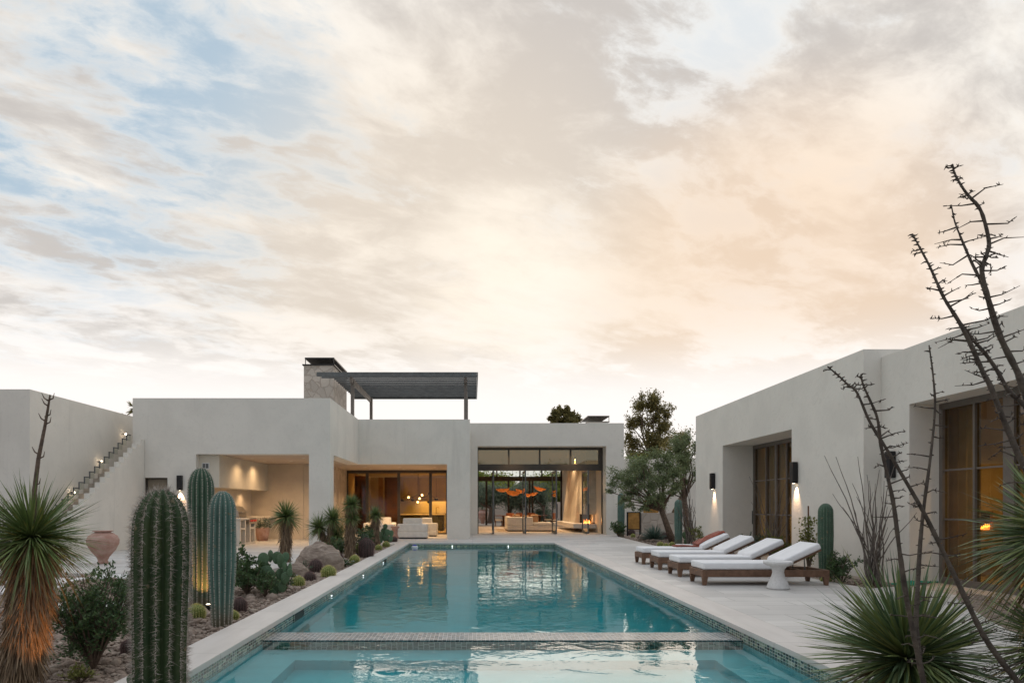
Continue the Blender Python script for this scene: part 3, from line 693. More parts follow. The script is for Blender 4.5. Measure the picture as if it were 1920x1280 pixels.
inn = [(660,885,38.0),(667,887,37.0),(677,889,36.5),(733,893,40),(773,895,37.5),(790,891,39.5),(814,894,37.5),(831,891,39.0)]
for i, (px, py, Y) in enumerate(inn):
    downlight(gx(px, Y), Y, 3.17, 'small round downlight inside the glazed kitchen room', 'downlights inside the kitchen room', 330 if i % 2 == 0 or i > 3 else 0)
for px in (960.5, 1072.5): 
    downlight(gx(px, 33.95), 33.95, 4.33, {960.5:'left', 1072.5:'right'}[px] + ' downlight in the soffit above the tall gallery doors', 'downlights above the gallery doors', 90)
for i, (x, y) in enumerate(((1.5, 38), (4.5, 38), (1.5, 44), (4.5, 44), (6.0, 40.5))):
    downlight(x, y, 4.33, 'round downlight in the gallery ceiling', 'downlights in the gallery ceiling', 520 if i < 4 else 520)

# pergola on the roof terrace
pg = thing('roof_pergola', 'dark steel slatted pergola standing on the roof terrace', 'pergola', (-3.2, 32.3, 4.2))
PH = 7.11; s_ = MB(); y = 29.32; i = 0
while y < 35.4:
    x0 = -6.68 if y < 30.55 else -6.20
    s_.box(x0, .19, y, y+.05, PH-.066, PH)
    y += .43
slats = ob('slats', s_, GREYMETAL, pg, world=True)
ob('edge_beam', MB().box(-6.68, .19, 29.22, 29.28, PH-.17, PH+.01).box(.195, .235, 29.22, 35.5, PH-.17, PH+.01).box(-6.2, .19, 35.44, 35.5, PH-.17, PH+.01), GREYMETAL, pg, world=True)
for (x, y) in ((gx(661, 29.8), 29.8), (gx(873, 29.8), 29.8), (gx(696, 35.0), 35.0), (gx(873, 29.8), 35.0)):
    ob('post', MB().box(x-.07, x+.07, y-.07, y+.07, 4.2, PH-.17), POSTMETAL, pg, world=True)
xb = gx(661, 29.8)
ob('beam', MB().box(xb-.05, xb+.05, 29.35, 35.4, PH-.40, PH-.172), POSTMETAL, pg, world=True)
xb = gx(873, 29.8)
ob('beam', MB().box(xb-.05, xb+.05, 29.35, 35.4, PH-.40, PH-.172), POSTMETAL, pg, world=True)

# ------------------------------------------------------------------ left: tall side wall, outside stair
XD, XE = -12.42, -11.3
lw = thing('side_building', 'tall plain stucco wing on the left behind the outside stair', 'building', (-15, 24, 0))
ob('wall', MB().box(-24, XD, 19.15, 34, 0, 4.67), STUCCO, lw, world=True)
st = thing('outside_stair', 'white stucco stair with stepped side wall climbing to the roof', 'stairs', (-11.9, 20, 0))
sw = MB(); tr = MB(); rise, run = .170, .277
N_ = 22; ytop = 23.18
for i in range(N_):
    y1 = ytop - i*run; y0 = y1 - run; zt = 3.64 - i*rise
    if zt < .2: break
    sw.box(XE, XE + .16, y0, y1, 0, zt)
    tr.box(XD, XE, y0, y1, 0, max(.05, zt - 1.0))
ob('stepped_side_wall', sw, STUCCO, st, world=True)
ob('treads', tr, STONE, st, world=True)
ra = MB()
for i in range(15):
    y1 = ytop - i*run - .02; zt = 3.64 - i*rise; x = XE - .30; r = .014
    ra.box(x-r, x+r, y1-run, y1-run+.028, zt-.05, zt+.17); ra.box(x-r, x+r, y1-run+.028, y1, zt+.14, zt+.17)
ob('stepped_railing', ra, GREYMETAL, st, world=True)
rg = MB()
for i in range(15):
    y1 = ytop - i*run - .02; zt = 3.64 - i*rise; x = XE - .30
    rg.box(x-.004, x+.004, y1-run+.028, y1, zt-.05, zt+.14)
ob('railing_glass', rg, GLASSCL, st, world=True)
lw_sc = [(234.4, 813.7), (189, 865), (137, 922.6)]
for i, (px, py) in enumerate(lw_sc):
    Y = (XD + .1) * F / (px - CX); q = at(px, py, Y)
    t = thing('stair_wall_lamp', ['highest small round glowing lamp beside the outside stair', 'middle small round glowing lamp beside the outside stair', 'lowest small round glowing lamp beside the outside stair'][i], 'wall lamp', tuple(q), group='lamps along the outside stair')
    ob('bracket', MB().tube([(-.1, 0, 0), (-.02, 0, 0)], .02, 8), BLACKMETAL, t)
    ob('glass_globe', MB().ball((.03, 0, 0), .032, n=14, m=8), BULB, t, smooth=True)
    lamp('POINT', (.12, 0, -.05), .2, (1, .6, .35), t, .03)

# ------------------------------------------------------------------ right: guest building
X1_, X2_, XW = 7.62, 7.96, 8.54
gh = thing('guest_house', 'long white stucco guest wing on the right with deep door recesses', 'building', (11, 14, 0))
def gp(name, mb, m=STUCCO, parent=None, **k):
    o_ = ob(name, mb, m, parent or gh, **k); q = Vector(gh.location); o_.location = -q if not parent else (0, 0, 0); return o_
H1, H2, zo = 4.45, 4.29, 3.23
w = MB()
w.box(X1_, XW, 20.8, 23.3, 0, H1); w.box(X1_, XW, 13.3, 16.3, 0, H1); w.box(X1_, XW, 16.3, 20.8, zo, H1)
w.box(XW, 16, 22.9, 23.3, 0, H1)
gp('wall', w)
w = MB(); w.box(X2_, 8.5, 12.44, 13.297, 0, H2); w.box(X2_, 8.5, 5.5, 12.44, zo + .02, H2); w.box(X2_, 8.5, -3, 5.5, 0, H2); w.box(8.5, 16, -3, -2.6, 0, H2)
gp('wall', w)
gp('roof', MB().box(XW, 16, 13.3, 22.9, 3.6, 4.0).box(8.5, 16, -2.6, 13.297, 3.6, 3.9), STUCCO)
gp('interior_wall', MB().box(XW + .12, 15, 20.85, 21.0, 0, 3.6).box(15, 15.2, -2, 21, 0, 3.6).box(8.75, 15, 13.0, 13.25, 0, 3.6), PLASTER_IN)
gp('ceiling', MB().box(XW, 15, -2.6, 20.85, 3.45, 3.597), CEIL)
struct('floor', MB().box(X1_ , 15, -2.6, 22.9, -.05, .004), PAVEIN)
# window in the far recess
def wall_glazing(x, y0, y1, z1, mull, bars, name='glass_door', handle=None):
    f_ = MB(); f_.box(x, x+.12, y0, y1, z1-.11, z1); f_.box(x, x+.12, y0, y0+.09, .0, z1-.11); f_.box(x, x+.12, y1-.09, y1, 0, z1-.11); f_.box(x, x+.12, y0+.09, y1-.09, 0, .12)
    for (yy, wd) in mull: f_.box(x+.005, x+.11, yy-wd/2, yy+wd/2, .12, z1-.11)
    o_ = gp(name, f_, POSTMETAL)
    ys = sorted([y0+.09] + [v for yy, wd in mull for v in (yy-wd/2, yy+wd/2)] + [y1-.09])
    for a, b_ in zip(ys[0::2], ys[1::2]):
        for bz in bars: gp('muntin', MB().box(x+.03, x+.07, a, b_, bz-.016, bz+.016), POSTMETAL, o_)
    gp('pane', MB().box(x+.045, x+.055, y0+.09, y1-.09, .12, z1-.11), GLASS, o_)
    if handle: gp('handle', MB().tube([(x-.04, handle, .85), (x-.04, handle, 1.25)], .012, 8), BLACKMETAL, o_)
wall_glazing(XW, 16.3, 20.8, zo, [(19.9, .05), (19.25, .12), (18.6, .05), (17.6, .1)], (1.15, 2.15), handle=20.74)
w_ = 8.50
wall_glazing(w_, 5.5, 12.44, zo + .02, [(F*w_/(1825-CX), .045), (F*w_/(1890-CX), .22), (9.75, .05), (8.6, .2), (7.2, .05)], (1.16, 2.04))
# curtains and warm rooms
CURT = mat('ochre_curtain', (.44,.36,.22), .9, .15, 3, trans=.25)
def curtain(x, y0, y1, z1, label):
    mb = MB(); n = int((y1-y0)/.04); pts = []
    for i in range(n+1): pts.append((x + .035*math.sin(i*1.35), y0 + (y1-y0)*i/n))
    for (a, b_) in zip(pts, pts[1:]): mb.quad((a[0], a[1], .03), (b_[0], b_[1], .03), (b_[0], b_[1], z1), (a[0], a[1], z1))
    tagit(ob('curtain', mb, CURT, smooth=True), label, 'curtain')
curtain(8.95, 12.18, 12.85, 3.4, 'ochre curtain gathered at the left end of the near guest wing doors')
curtain(8.95, 19.4, 20.6, 3.4, 'ochre curtain behind the far guest wing doors beside the tall ocotillo')
refl_fire = thing('fireplace', 'added small linear fireplace in the near guest room, imitating a fire reflected in the glass', 'fireplace', (9.62, 12.9, .9))  # added in the room to stand in for a fire reflected in the glass
ob('surround', MB().box(8.9, 10.4, 12.90, 12.995, 1.30, 2.2).box(8.9, 10.4, 12.90, 12.995, .3, .95).box(8.9, 9.40, 12.90, 12.995, .95, 1.30).box(9.84, 10.4, 12.90, 12.995, .95, 1.30), mat('dark_ochre_plaster', (.36,.27,.14), .8, .1), refl_fire, world=True)
ob('firebox', MB().box(9.401, 9.839, 12.98, 12.994, .951, 1.299), mat('soot', (.02,.018,.016), .9), refl_fire, world=True)
fl = MB(); rr = random.Random(5)
for i in range(12):
    x = 9.46 + .32*i/11; hh = rr.uniform(.04, .12)
    fl.tube([(x, 12.93, .955), (x+rr.uniform(-.01,.01), 12.93, .955+hh*.5), (x+rr.uniform(-.02,.02), 12.93, .955+hh)], [.014, .017, .002], 6)
ob('flame', fl, FLAME, refl_fire, smooth=True, world=True)
for i, (x, y) in enumerate(((9.7, 11.6), (11.5, 9.0), (9.9, 19.0), (12.5, 17))):
    downlight(x, y, 3.45, 'small round downlight inside the guest wing', 'downlights inside the guest wing', 190)
# sconces
def sconce(x, y, label, e, g='black box wall sconces'):
    t = thing('wall_sconce', label, 'wall lamp', (x, y, 1.93), group=g)
    ob('housing', MB().box(-.13, -.015, -.085, .085, 0, .50), BLACKMETAL, t, bevel=.006, seg=1)
    ob('back_plate', MB().box(-.015, 0, -.06, .06, .03, .47), BLACKMETAL, t)
    if e:
        ob('lens', MB().tube([(-.07, 0, -.002), (-.07, 0, .004)], .03, 12), BULB, t)
        lamp('SPOT', (-.065, 0, -.02), e*4.5, (1, .62, .36), t, .012, 66, 1.0, (0, R(-12), 0))
    return t
sconce(X1_, 21.5, 'black box wall sconce at the far end of the guest wing', 16)
sconce(X1_, 16.05, 'black box wall sconce between the far glass doors and the ribbed cactus', 16)
sconce(X2_, 12.9, 'dark unlit wall sconce beside the near guest wing recess', 0)
t = sconce(gx(338.5, YA), YA, 'black box wall sconce beside the service door behind the cacti', 30); t.rotation_euler[2] = R(90)

# garden walls behind
tagit(ob('garden_wall', MB().box(7.43, 22, 40.0, 40.35, 0, 4.15), STUCCO), 'tall white garden wall behind the trees on the right', 'wall')
tagit(ob('garden_wall', MB().box(-14, 22, 60, 60.3, 0, 1.75), mat('warm_stucco', (.60,.50,.42), .9, .1, 1)), 'low peach garden wall seen through the gallery', 'wall')
sw_ = tagit(ob('stone_wall', MB().box(gx(1203, 32), gx(1275, 32), 32, 32.4, 0, 1.07).box(gx(1204, 32), gx(1275,32), 31.55, 31.995, 0, .12), RUBBLE), 'low rubble stone wall behind the blue agave', 'wall')
gt = thing('garden_gate', 'ochre wooden gate panel in a dark metal frame beside the stone wall', 'gate', (gx(1188, 32), 32, 0))
OCH = mat('ochre_wood', (.42,.22,.06), .6, .3, 4)
ob('panel', MB().box(gx(1178, 32), gx(1199, 32), 32.02, 32.06, .32, 1.08), OCH, gt, world=True)
ob('gate_frame', MB().box(gx(1175.5,32), gx(1178,32), 32, 32.08, 0, 1.12).box(gx(1199,32), gx(1201.5,32), 32, 32.08, 0, 1.12).box(gx(1178,32), gx(1199,32), 32, 32.08, 1.08, 1.12).box(gx(1178,32), gx(1199,32), 32, 32.08, .28, .32), BLACKMETAL, gt, world=True)
tagit(ob('wood_screen', MB().box(gx(1207, 35), gx(1235, 35), 35, 35.1, 0, 1.62).box(gx(1206,35), gx(1236,35), 34.98, 35.12, 1.62, 1.68), OCH), 'ochre wooden screen standing behind the low stone wall', 'screen')
# ------------------------------------------------------------------ furniture
def xz_prism(poly, y0, y1):                                   # profile in x,z swept along y
    mb = MB(); n = len(poly)
    mb.v = [(x, y0, z_) for x, z_ in poly] + [(x, y1, z_) for x, z_ in poly]
    mb.f = [tuple(range(n)), tuple(reversed(range(n, 2*n)))] + [(k+n, (k+1) % n + n, (k+1) % n, k) for k in range(n)]
    return mb
def cushion(poly, y0, y1, name, m, parent, bev=.03):
    return ob(name, xz_prism(poly, y0, y1), m, parent, bevel=bev, seg=3)
def make_lounger(y, label):
    t = thing('sun_lounger', label, 'sun lounger', (4.05, y, 0), group='white sun loungers in a row beside the pool')
    w = .74; L_ = 2.24
    f_ = MB(); f_.box(0, L_, 0, .045, .15, .27).box(0, L_, w-.045, w, .15, .27).box(0, .045, .045, w-.045, .15, .27).box(L_-.045, L_, .045, w-.045, .15, .27)
    ob('frame', f_, TEAK, t, bevel=.005, seg=1)
    sl = MB()
    for i in range(14): sl.box(.10+i*.098, .17+i*.098, .045, w-.045, .235, .258)
    sl.box(1.50, 1.54, .045, w-.045, .17, .25).box(1.85, 1.89, .045, w-.045, .17, .25)
    ob('slats', sl, TEAK, t)
    for (x, s) in ((.0, 1), (L_, -1)):
        for yy in (0, w - .075):
            a, b_ = (x, x + s*.10) if s > 0 else (x + s*.10, x)
            c_, d_ = (x+.015, x+.075) if s > 0 else (x-.075, x-.015)
            q = MB().hexa([(c_, yy+.008, 0), (d_, yy+.008, 0), (d_, yy+.067, 0), (c_, yy+.067, 0)], [(a, yy, .152), (b_, yy, .152), (b_, yy+.075, .152), (a, yy+.075, .152)])
            ob('leg', q, TEAK, t, bevel=.004, seg=1)
    an = math.atan2(.33, .70); ca, sa = math.cos(an), math.sin(an)
    hx, hz = 1.42, .275; bl = .78
    def bp_(u, v): return (hx + u*ca - v*sa, hz + u*sa + v*ca)
    bf = xz_prism([bp_(0, 0), bp_(bl, 0), bp_(bl, .035), bp_(0, .035)], .05, .10)
    for y0_ in (w-.10,): 
        q = xz_prism([bp_(0, 0), bp_(bl, 0), bp_(bl, .035), bp_(0, .035)], y0_, y0_+.05); n0 = len(bf.v); bf.v += q.v; bf.f += [tuple(i+n0 for i in f) for f in q.f]
    q = xz_prism([bp_(bl-.05, 0), bp_(bl, 0), bp_(bl, .035), bp_(bl-.05, .035)], .10, w-.10); n0 = len(bf.v); bf.v += q.v; bf.f += [tuple(i+n0 for i in f) for f in q.f]
    ob('backrest_frame', bf, TEAK, t, bevel=.003, seg=1)
    sup = MB(); p = bp_(bl*.62, 0)
    for yy in (.14, w-.14): sup.tube([(p[0], yy, p[1]), (1.87, yy, .25)], .010, 6)
    ob('back_support', sup, GREYMETAL, t)
    cushion([(.02, .274), (hx, .274), (hx+.035, .40), (.02, .40)], .02, w-.02, 'seat_cushion', CUSH, t, .034)
    sc_ = t.children[-1]; zt = .384; pp = [(.028, .03, zt), (hx-.01, .03, zt), (hx-.01, w-.03, zt), (.028, w-.03, zt), (.028, .03, zt)]
    ob('piping', MB().tube(pp, .006, 6), CUSH, sc_, smooth=True)
    cushion([bp_(.02, .038), bp_(bl+.01, .038), bp_(bl+.01, .155), bp_(.10, .155)], .02, w-.02, 'back_cushion', CUSH, t, .034)
    return t
lab = ['white sun lounger nearest the camera, behind the hourglass side table', 'second white sun lounger from the hourglass side table', 'third white sun lounger, next to the one with the towel', 'farthest white sun lounger with a rust towel over its backrest']
lg = [make_lounger(12.02 + 1.43*i, lab[i]) for i in range(4)]
# rust throw over the farthest lounger's backrest
an = math.atan2(.33, .70); ca, sa = math.cos(an), math.sin(an)
def lp(u, v, y_): return Vector((4.05 + 1.42 + u*ca - v*sa, 12.02 + 1.43*3 + y_, .275 + u*sa + v*ca))
th = MB(); nu, nv = 40, 26; grid = {}
for i in range(nu+1):
    for j in range(nv+1):
        s = -0.55 + 1.45*i/nu; y_ = .30 + .40*j/nv + .05*math.sin(i*.3) - .12*(s < .2)*(.2-s)
        fold = .016*math.sin(j*1.5 + i*.16) + .012*math.sin(j*3.1 - i*.2) + .022
        if s <= .06: p = Vector((4.05+1.44+s, 12.02+1.43*3+y_, .405 + fold))
        elif s <= .80: p = lp(s, .158+fold, y_)
        else: p = lp(.80 + .03*math.sin((s-.8)*15), .158 + fold - (s-.80)*1.8, y_)
        if y_ > .70: p.z -= (y_-.70)*1.2
        grid[i, j] = len(th.v); th.v.append(tuple(p))
for i in range(nu):
    for j in range(nv): th.f.append((grid[i,j], grid[i+1,j], grid[i+1,j+1], grid[i,j+1]))
o_ = ob('towel', th, RUSTFAB, smooth=True); md = o_.modifiers.new('s', 'SOLIDIFY'); md.thickness = .012
tagit(o_, 'rust coloured crumpled towel draped over the farthest lounger', 'towel')
rt = MB(); pr_ = [(math.cos(a/16*6.283)*.055*(1+.15*math.sin(a)), math.sin(a/16*6.283)*.045) for a in range(16)]
o_ = ob('folded_towel', xz_prism([(5.05, .405), (5.42, .405), (5.42, .45), (5.05, .455)], 12.02+4.29+.42, 12.02+4.29+.70), CUSH, bevel=.015, seg=2)
tagit(o_, 'folded white towel on the farthest lounger beside the rust towel', 'towel')
# hourglass side table
tb = gr(1460, 1102); Yt = 11.55
o_ = ob('side_table', MB().lathe([(.165, 0), (.182, .01), (.180, .03), (.150, .12), (.105, .22), (.092, .28), (.100, .33), (.135, .38), (.20, .405), (.232, .42), (.236, .45), (.232, .468), (.20, .470), (.19, .462), (.05, .46)], 40, (gx(1459, Yt), Yt, 0)), CONC, smooth=True)
tagit(o_, 'round white hourglass side table in front of the nearest lounger', 'side table')

def seat(name, label, x, y, w, d, m=SOFAFAB, rz=0, hb=.88, arms=(1, 1), cat='sofa', group=None):
    """upholstered piece, backrest on the camera side (-y) when rz = 0"""
    t = thing(name, label, cat, (x, y, 0), rz, group)
    ob('base', MB().box(-w/2, w/2, -d/2, d/2, .05, .30), m, t, bevel=.05, seg=3)
    ob('plinth', MB().box(-w/2+.06, w/2-.06, -d/2+.06, d/2-.06, 0, .05), BLACKMETAL, t)
    ob('backrest', MB().box(-w/2, w/2, -d/2, -d/2+.22, .28, hb-.24), m, t, bevel=.06, seg=3)
    for s, on in zip((-1, 1), arms):
        if on: ob('armrest', MB().box(*sorted((s*w/2, s*(w/2-.2))), -d/2+.2, d/2, .28, .60), m, t, bevel=.06, seg=3)
    n = max(1, round((w-.4)/.8)); cwid = (w - .2*sum(arms)) / n; x0 = -w/2 + .2*arms[0]
    for i in range(n):
        ob('seat_cushion', MB().box(x0+i*cwid+.01, x0+(i+1)*cwid-.01, -d/2+.2, d/2-.02, .29, .44), m, t, bevel=.05, seg=3)
        ob('back_cushion', MB().hexa([(x0+i*cwid+.02, -d/2+.10, .44), (x0+(i+1)*cwid-.02, -d/2+.10, .44), (x0+(i+1)*cwid-.02, -d/2+.36, .44), (x0+i*cwid+.02, -d/2+.36, .44)],
            [(x0+i*cwid+.04, -d/2+.08, hb), (x0+(i+1)*cwid-.04, -d/2+.08, hb), (x0+(i+1)*cwid-.04, -d/2+.24, hb), (x0+i*cwid+.04, -d/2+.24, hb)]), m, t, bevel=.05, seg=3)
    return t
seat('patio_armchair', 'large pale armchair with its back to the pool on the covered patio', gx(774, 29.3), 29.55, 1.30, .95, group='pale seats on the covered patio')
seat('patio_armchair', 'pale armchair beside the pier, just beyond the nearer armchair', gx(801, 31.6), 31.7, .95, .9, hb=.86, group='pale seats on the covered patio')
seat('patio_sofa', 'pale patio sofa half hidden by the small yucca', gx(712, 32.2), 32.3, 1.45, .95, rz=R(180), hb=.86)
seat('patio_armchair', 'pale armchair turned sideways between the small yucca and the terracotta stool', gx(722, 30), 30.1, .9, .85, rz=R(-90), hb=.82, group='pale seats on the covered patio')
o_ = tagit(ob('terracotta_stool', MB().lathe([(.16,0),(.19,.05),(.14,.25),(.16,.42),(.22,.50),(.22,.53)], 20, (gx(742, 29.2), 29.2, 0)), TERRA, smooth=True), 'terracotta drum stool beside the large pale armchair', 'stool')
# gallery sofa: L shape with chaise
t = thing('sectional_sofa', 'large L shaped oatmeal sofa in the open gallery', 'sofa', (gx(995, 38), 38.2, 0))
sx0, sx1 = gx(951, 37.5), gx(1035, 37.5); xm = gx(999, 37.5)
ob('plinth', MB().box(sx0+.05, sx1-.05, 37.35, 38.3, 0, .06).box(sx0+.05, sx0+.9, 38.3, 40.4, 0, .06), BLACKMETAL, t, world=True)
ob('base', MB().box(sx0, sx1, 37.3, 38.35, .06, .32), SOFAFAB, t, world=True, bevel=.04)
ob('base', MB().box(sx0, sx0+1.0, 38.36, 40.5, .06, .32), SOFAFAB, t, world=True, bevel=.04)
ob('backrest', MB().box(sx0, xm, 37.3, 37.55, .32, .80), SOFAFAB, t, world=True, bevel=.05, seg=3)
ob('backrest', MB().box(sx0, sx0+.25, 37.56, 40.5, .32, .80), SOFAFAB, t, world=True, bevel=.05, seg=3)
ob('chaise_cushion', MB().box(xm+.02, sx1-.01, 37.33, 38.3, .32, .50), SOFAFAB, t, world=True, bevel=.05, seg=3)
ob('seat_cushion', MB().box(sx0+.27, xm, 37.57, 38.3, .32, .48), SOFAFAB, t, world=True, bevel=.05, seg=3)
ob('seat_cushion', MB().box(sx0+.27, sx0+1.0, 38.37, 40.4, .32, .48), SOFAFAB, t, world=True, bevel=.05, seg=3)
for i in range(3): ob('pillow', MB().box(sx0+.3+i*.5, sx0+.72+i*.5, 37.58, 37.75, .5, .93-.05*(i%2)), mat('tan_pillow', (.42,.26,.15), .95, .2, 5), t, world=True, bevel=.07, seg=3)
struct('rug', MB().box(1.4, 5.0, 37.0, 42.0, 0, .012), mat('woven_rug', (.50,.40,.30), .95, .3, 30, .4, 150))
# dining sets at the far end
def dining_table(x, y, label):
    t = thing('dining_table', label, 'table', (x, y, 0), group='round dining tables at the far end of the gallery')
    ob('tabletop', MB().lathe([(.66,.71),(.68,.72),(.68,.75),(.66,.76)], 32), WALNUT, t); ob('pedestal', MB().lathe([(.26,0),(.24,.04),(.08,.12),(.07,.6),(.14,.71)], 20), WALNUT, t)
dining_table(gx(944, 47), 47, 'left round dark dining table at the far end of the gallery')
dining_table(gx(1012, 48.2), 48.2, 'right round dark dining table at the far end of the gallery')
def dchair(x, y, rz, label, m=WALNUT):
    t = thing('dining_chair', label, 'chair', (x, y, 0), rz, 'dining chairs at the far end of the gallery')
    ob('seat', MB().box(-.25, .25, -.24, .26, .40, .48), SOFAFAB, t, bevel=.02)
    ob('backrest', MB().hexa([(-.26,-.28,.30),(.26,-.28,.30),(.26,-.22,.30),(-.26,-.22,.30)], [(-.27,-.36,.92),(.27,-.36,.92),(.27,-.30,.92),(-.27,-.30,.92)]), m, t, bevel=.02)
    for sx in (-1, 1):
        for sy in (-.2, .2): ob('leg', MB().tube([(sx*.21, sy, .41), (sx*.23, sy*1.15, 0)], [.022, .016], 8), WALNUT, t)
WICK = mat('dark_wicker', (.12,.07,.04), .8, .5, 40, .6, 90)
RED = mat('cognac_leather', (.28,.09,.035), .5, .2, 4)
for (px, Y, rz, lb, m_) in ((935, 46.8, -90, 'dark wicker chair at the left end of the left dining table', WICK), (957, 46.2, 180, 'cognac leather chair behind the sofa at the left dining table', RED), (972, 46.6, 160, 'taller cognac leather chair just left of a glass door leaf', RED), (997, 47.2, 180, 'cognac leather chair between the two dining tables', RED), (1028, 47.8, 90, 'dark wicker chair at the right end of the right dining table', WICK)):
    dchair(gx(px, Y), Y, R(rz), lb, m_)
# organic pendants
ORG = mat('orange_veneer', (.55,.20,.05), .5, .3, 6, emit=(1.0, .27, .04), estr=.16, trans=.3)
def disc_pendant(px, py, Y, rx, label, tilt, cup=.10):
    p = at(px, py, Y); t = thing('pendant_lamp', label, 'pendant lamp', tuple(p), group='orange paper pendants in the gallery')
    prof = [(.03, .04), (rx*.35, .09), (rx*.75, .06+cup*.4), (rx, cup), (rx*1.0, cup-.02), (rx*.7, -.02), (rx*.3, -.09), (.03, -.10)]
    o_ = ob('shade', MB().lathe(prof, 28), ORG, t, smooth=True); o_.rotation_euler = (0, R(tilt), 0)
    ob('bulb', MB().ball((0, 0, -.02), .05), BULB, t, smooth=True)
    ob('cord', MB().tube([(0,0,.06), (0,0,4.33-p.z)], .008, 6), BLACKMETAL, t)
disc_pendant(943, 919, 41, .42, 'leftmost flat orange pendant over the sofa', -4)
disc_pendant(961, 926, 41.8, .48, 'broad orange pendant hanging below its two neighbours', 8, .2)
disc_pendant(975, 921, 43, .32, 'small orange pendant left of a glass door leaf', 14)
disc_pendant(990, 928, 41, .28, 'round orange pendant right of a glass door leaf', 0, .02)
disc_pendant(1000, 926, 42, .30, 'orange pendant touching the round one', -12, .02)
disc_pendant(1012, 917, 43.5, .40, 'rightmost flat orange pendant, tilted', 12)
# branch chandelier in the kitchen room
cp = at(784, 932, 37.5); t = thing('branch_chandelier', 'black branching chandelier with small glass globes in the kitchen room', 'chandelier', tuple(cp))
ob('stem', MB().tube([(0, 0, .1), (0, 0, 3.17-cp.z)], .014, 6), BLACKMETAL, t)
br = [(-.9,-.05),(-.62,.12),(-.3,.0),(0,.18),(.28,-.02),(.62,.16),(1.0,-.08)]
ob('arms', MB().tube([(x, .05*math.sin(i*2), z_) for i, (x, z_) in enumerate(br)], .016, 6).tube([(-.62,.08,.12),(-.5,0,.3)], .012, 6).tube([(.28,0,-.02),(.1,.1,-.26)], .012, 6).tube([(.62,0,.16),(.75,0,.4)], .012, 6).tube([(-.3,0,0),(-.2,0,-.22)], .012, 6), BLACKMETAL, t)
for (x, z_) in ((-.52,.0),(.22,.12),(-.02,-.26),(.08,-.06)): ob('glass_globe', MB().ball((x, -.05, z_), .055), BULB, t, smooth=True)
for (x, z_) in ((-.85,-.15),(-.3,-.13),(.65,.22),(.6,-.25),(1.0,-.1)): ob('dark_globe', MB().ball((x, 0, z_), .11, rz=.08), BLACKMETAL, t, smooth=True)
# kitchen island
ik = thing('kitchen_island', 'dark kitchen island with pale stone top behind the glass', 'kitchen island', (gx(790, 39), 39, 0))
ob('body', MB().box(-1.6, 1.3, -.4, .4, 0, .88), mat('dark_green_cabinet', (.05,.055,.045), .6, .1), ik); ob('stone_top', MB().box(-1.65, 1.35, -.45, .45, .88, .94), mat('pale_quartz', (.6,.55,.45), .3, .1), ik, bevel=.005, seg=1)
fau = tagit(ob('faucet', MB().tube([(gx(818,39),39,.94),(gx(818,39),39,1.3),(gx(822,39),38.9,1.36),(gx(824,39),38.8,1.28)], .016, 8), mat('brass', (.5,.33,.12), .3, .1, metal=1)), 'thin brass faucet on the kitchen island', 'faucet')

# terracotta pots
def urn(px, Y, h, rmax, label):
    x = gx(px, Y); prof = [(.13,0),(.135,.05),(.11,.09),(.15,.20),(.30,.42),(.375,.60),(.385,.72),(.34,.84),(.24,.92),(.185,.945),(.19,.965),(.245,.985),(.25,1.0),(.22,1.0),(.17,.95),(.05,.7)]
    s = rmax/.385
    return tagit(ob('terracotta_urn', MB().lathe([(r*s, z_*h) for r, z_ in prof], 48, (x, Y, 0)), TERRA, smooth=True), label, 'urn')
urn(193, 16.6, .80, .365, 'large weathered terracotta urn in front of the white stair wall')
urn(905, 53.5, 1.1, .42, 'pink terracotta urn outside the far left gallery window')
fl_ = thing('potted_plant', 'grey green potted shrub beside the outdoor kitchen counter', 'potted plant', (gx(492, 27.4), 27.4, 0))
ob('pot', MB().lathe([(.20,0),(.27,.3),(.285,.5),(.30,.52),(.27,.52),(.25,.46),(.05,.45)], 24), TERRA, fl_, smooth=True)

# green garden hose by the right bed
hs = MB(); pts = []
for i in range(150):
    a = i*.26; pts.append(Vector((7.45 + .011*i*.55 + .16*math.cos(a), 11.9+.0*i + .14*math.sin(a) + .004*i, .02 + .015*abs(math.sin(a*.5)))))
hs.tube(pts, .013, 6)
tagit(ob('garden_hose', hs, mat('green_rubber', (.02,.27,.18), .5, .1), smooth=True), 'coiled green garden hose at the foot of the guest wing', 'hose')

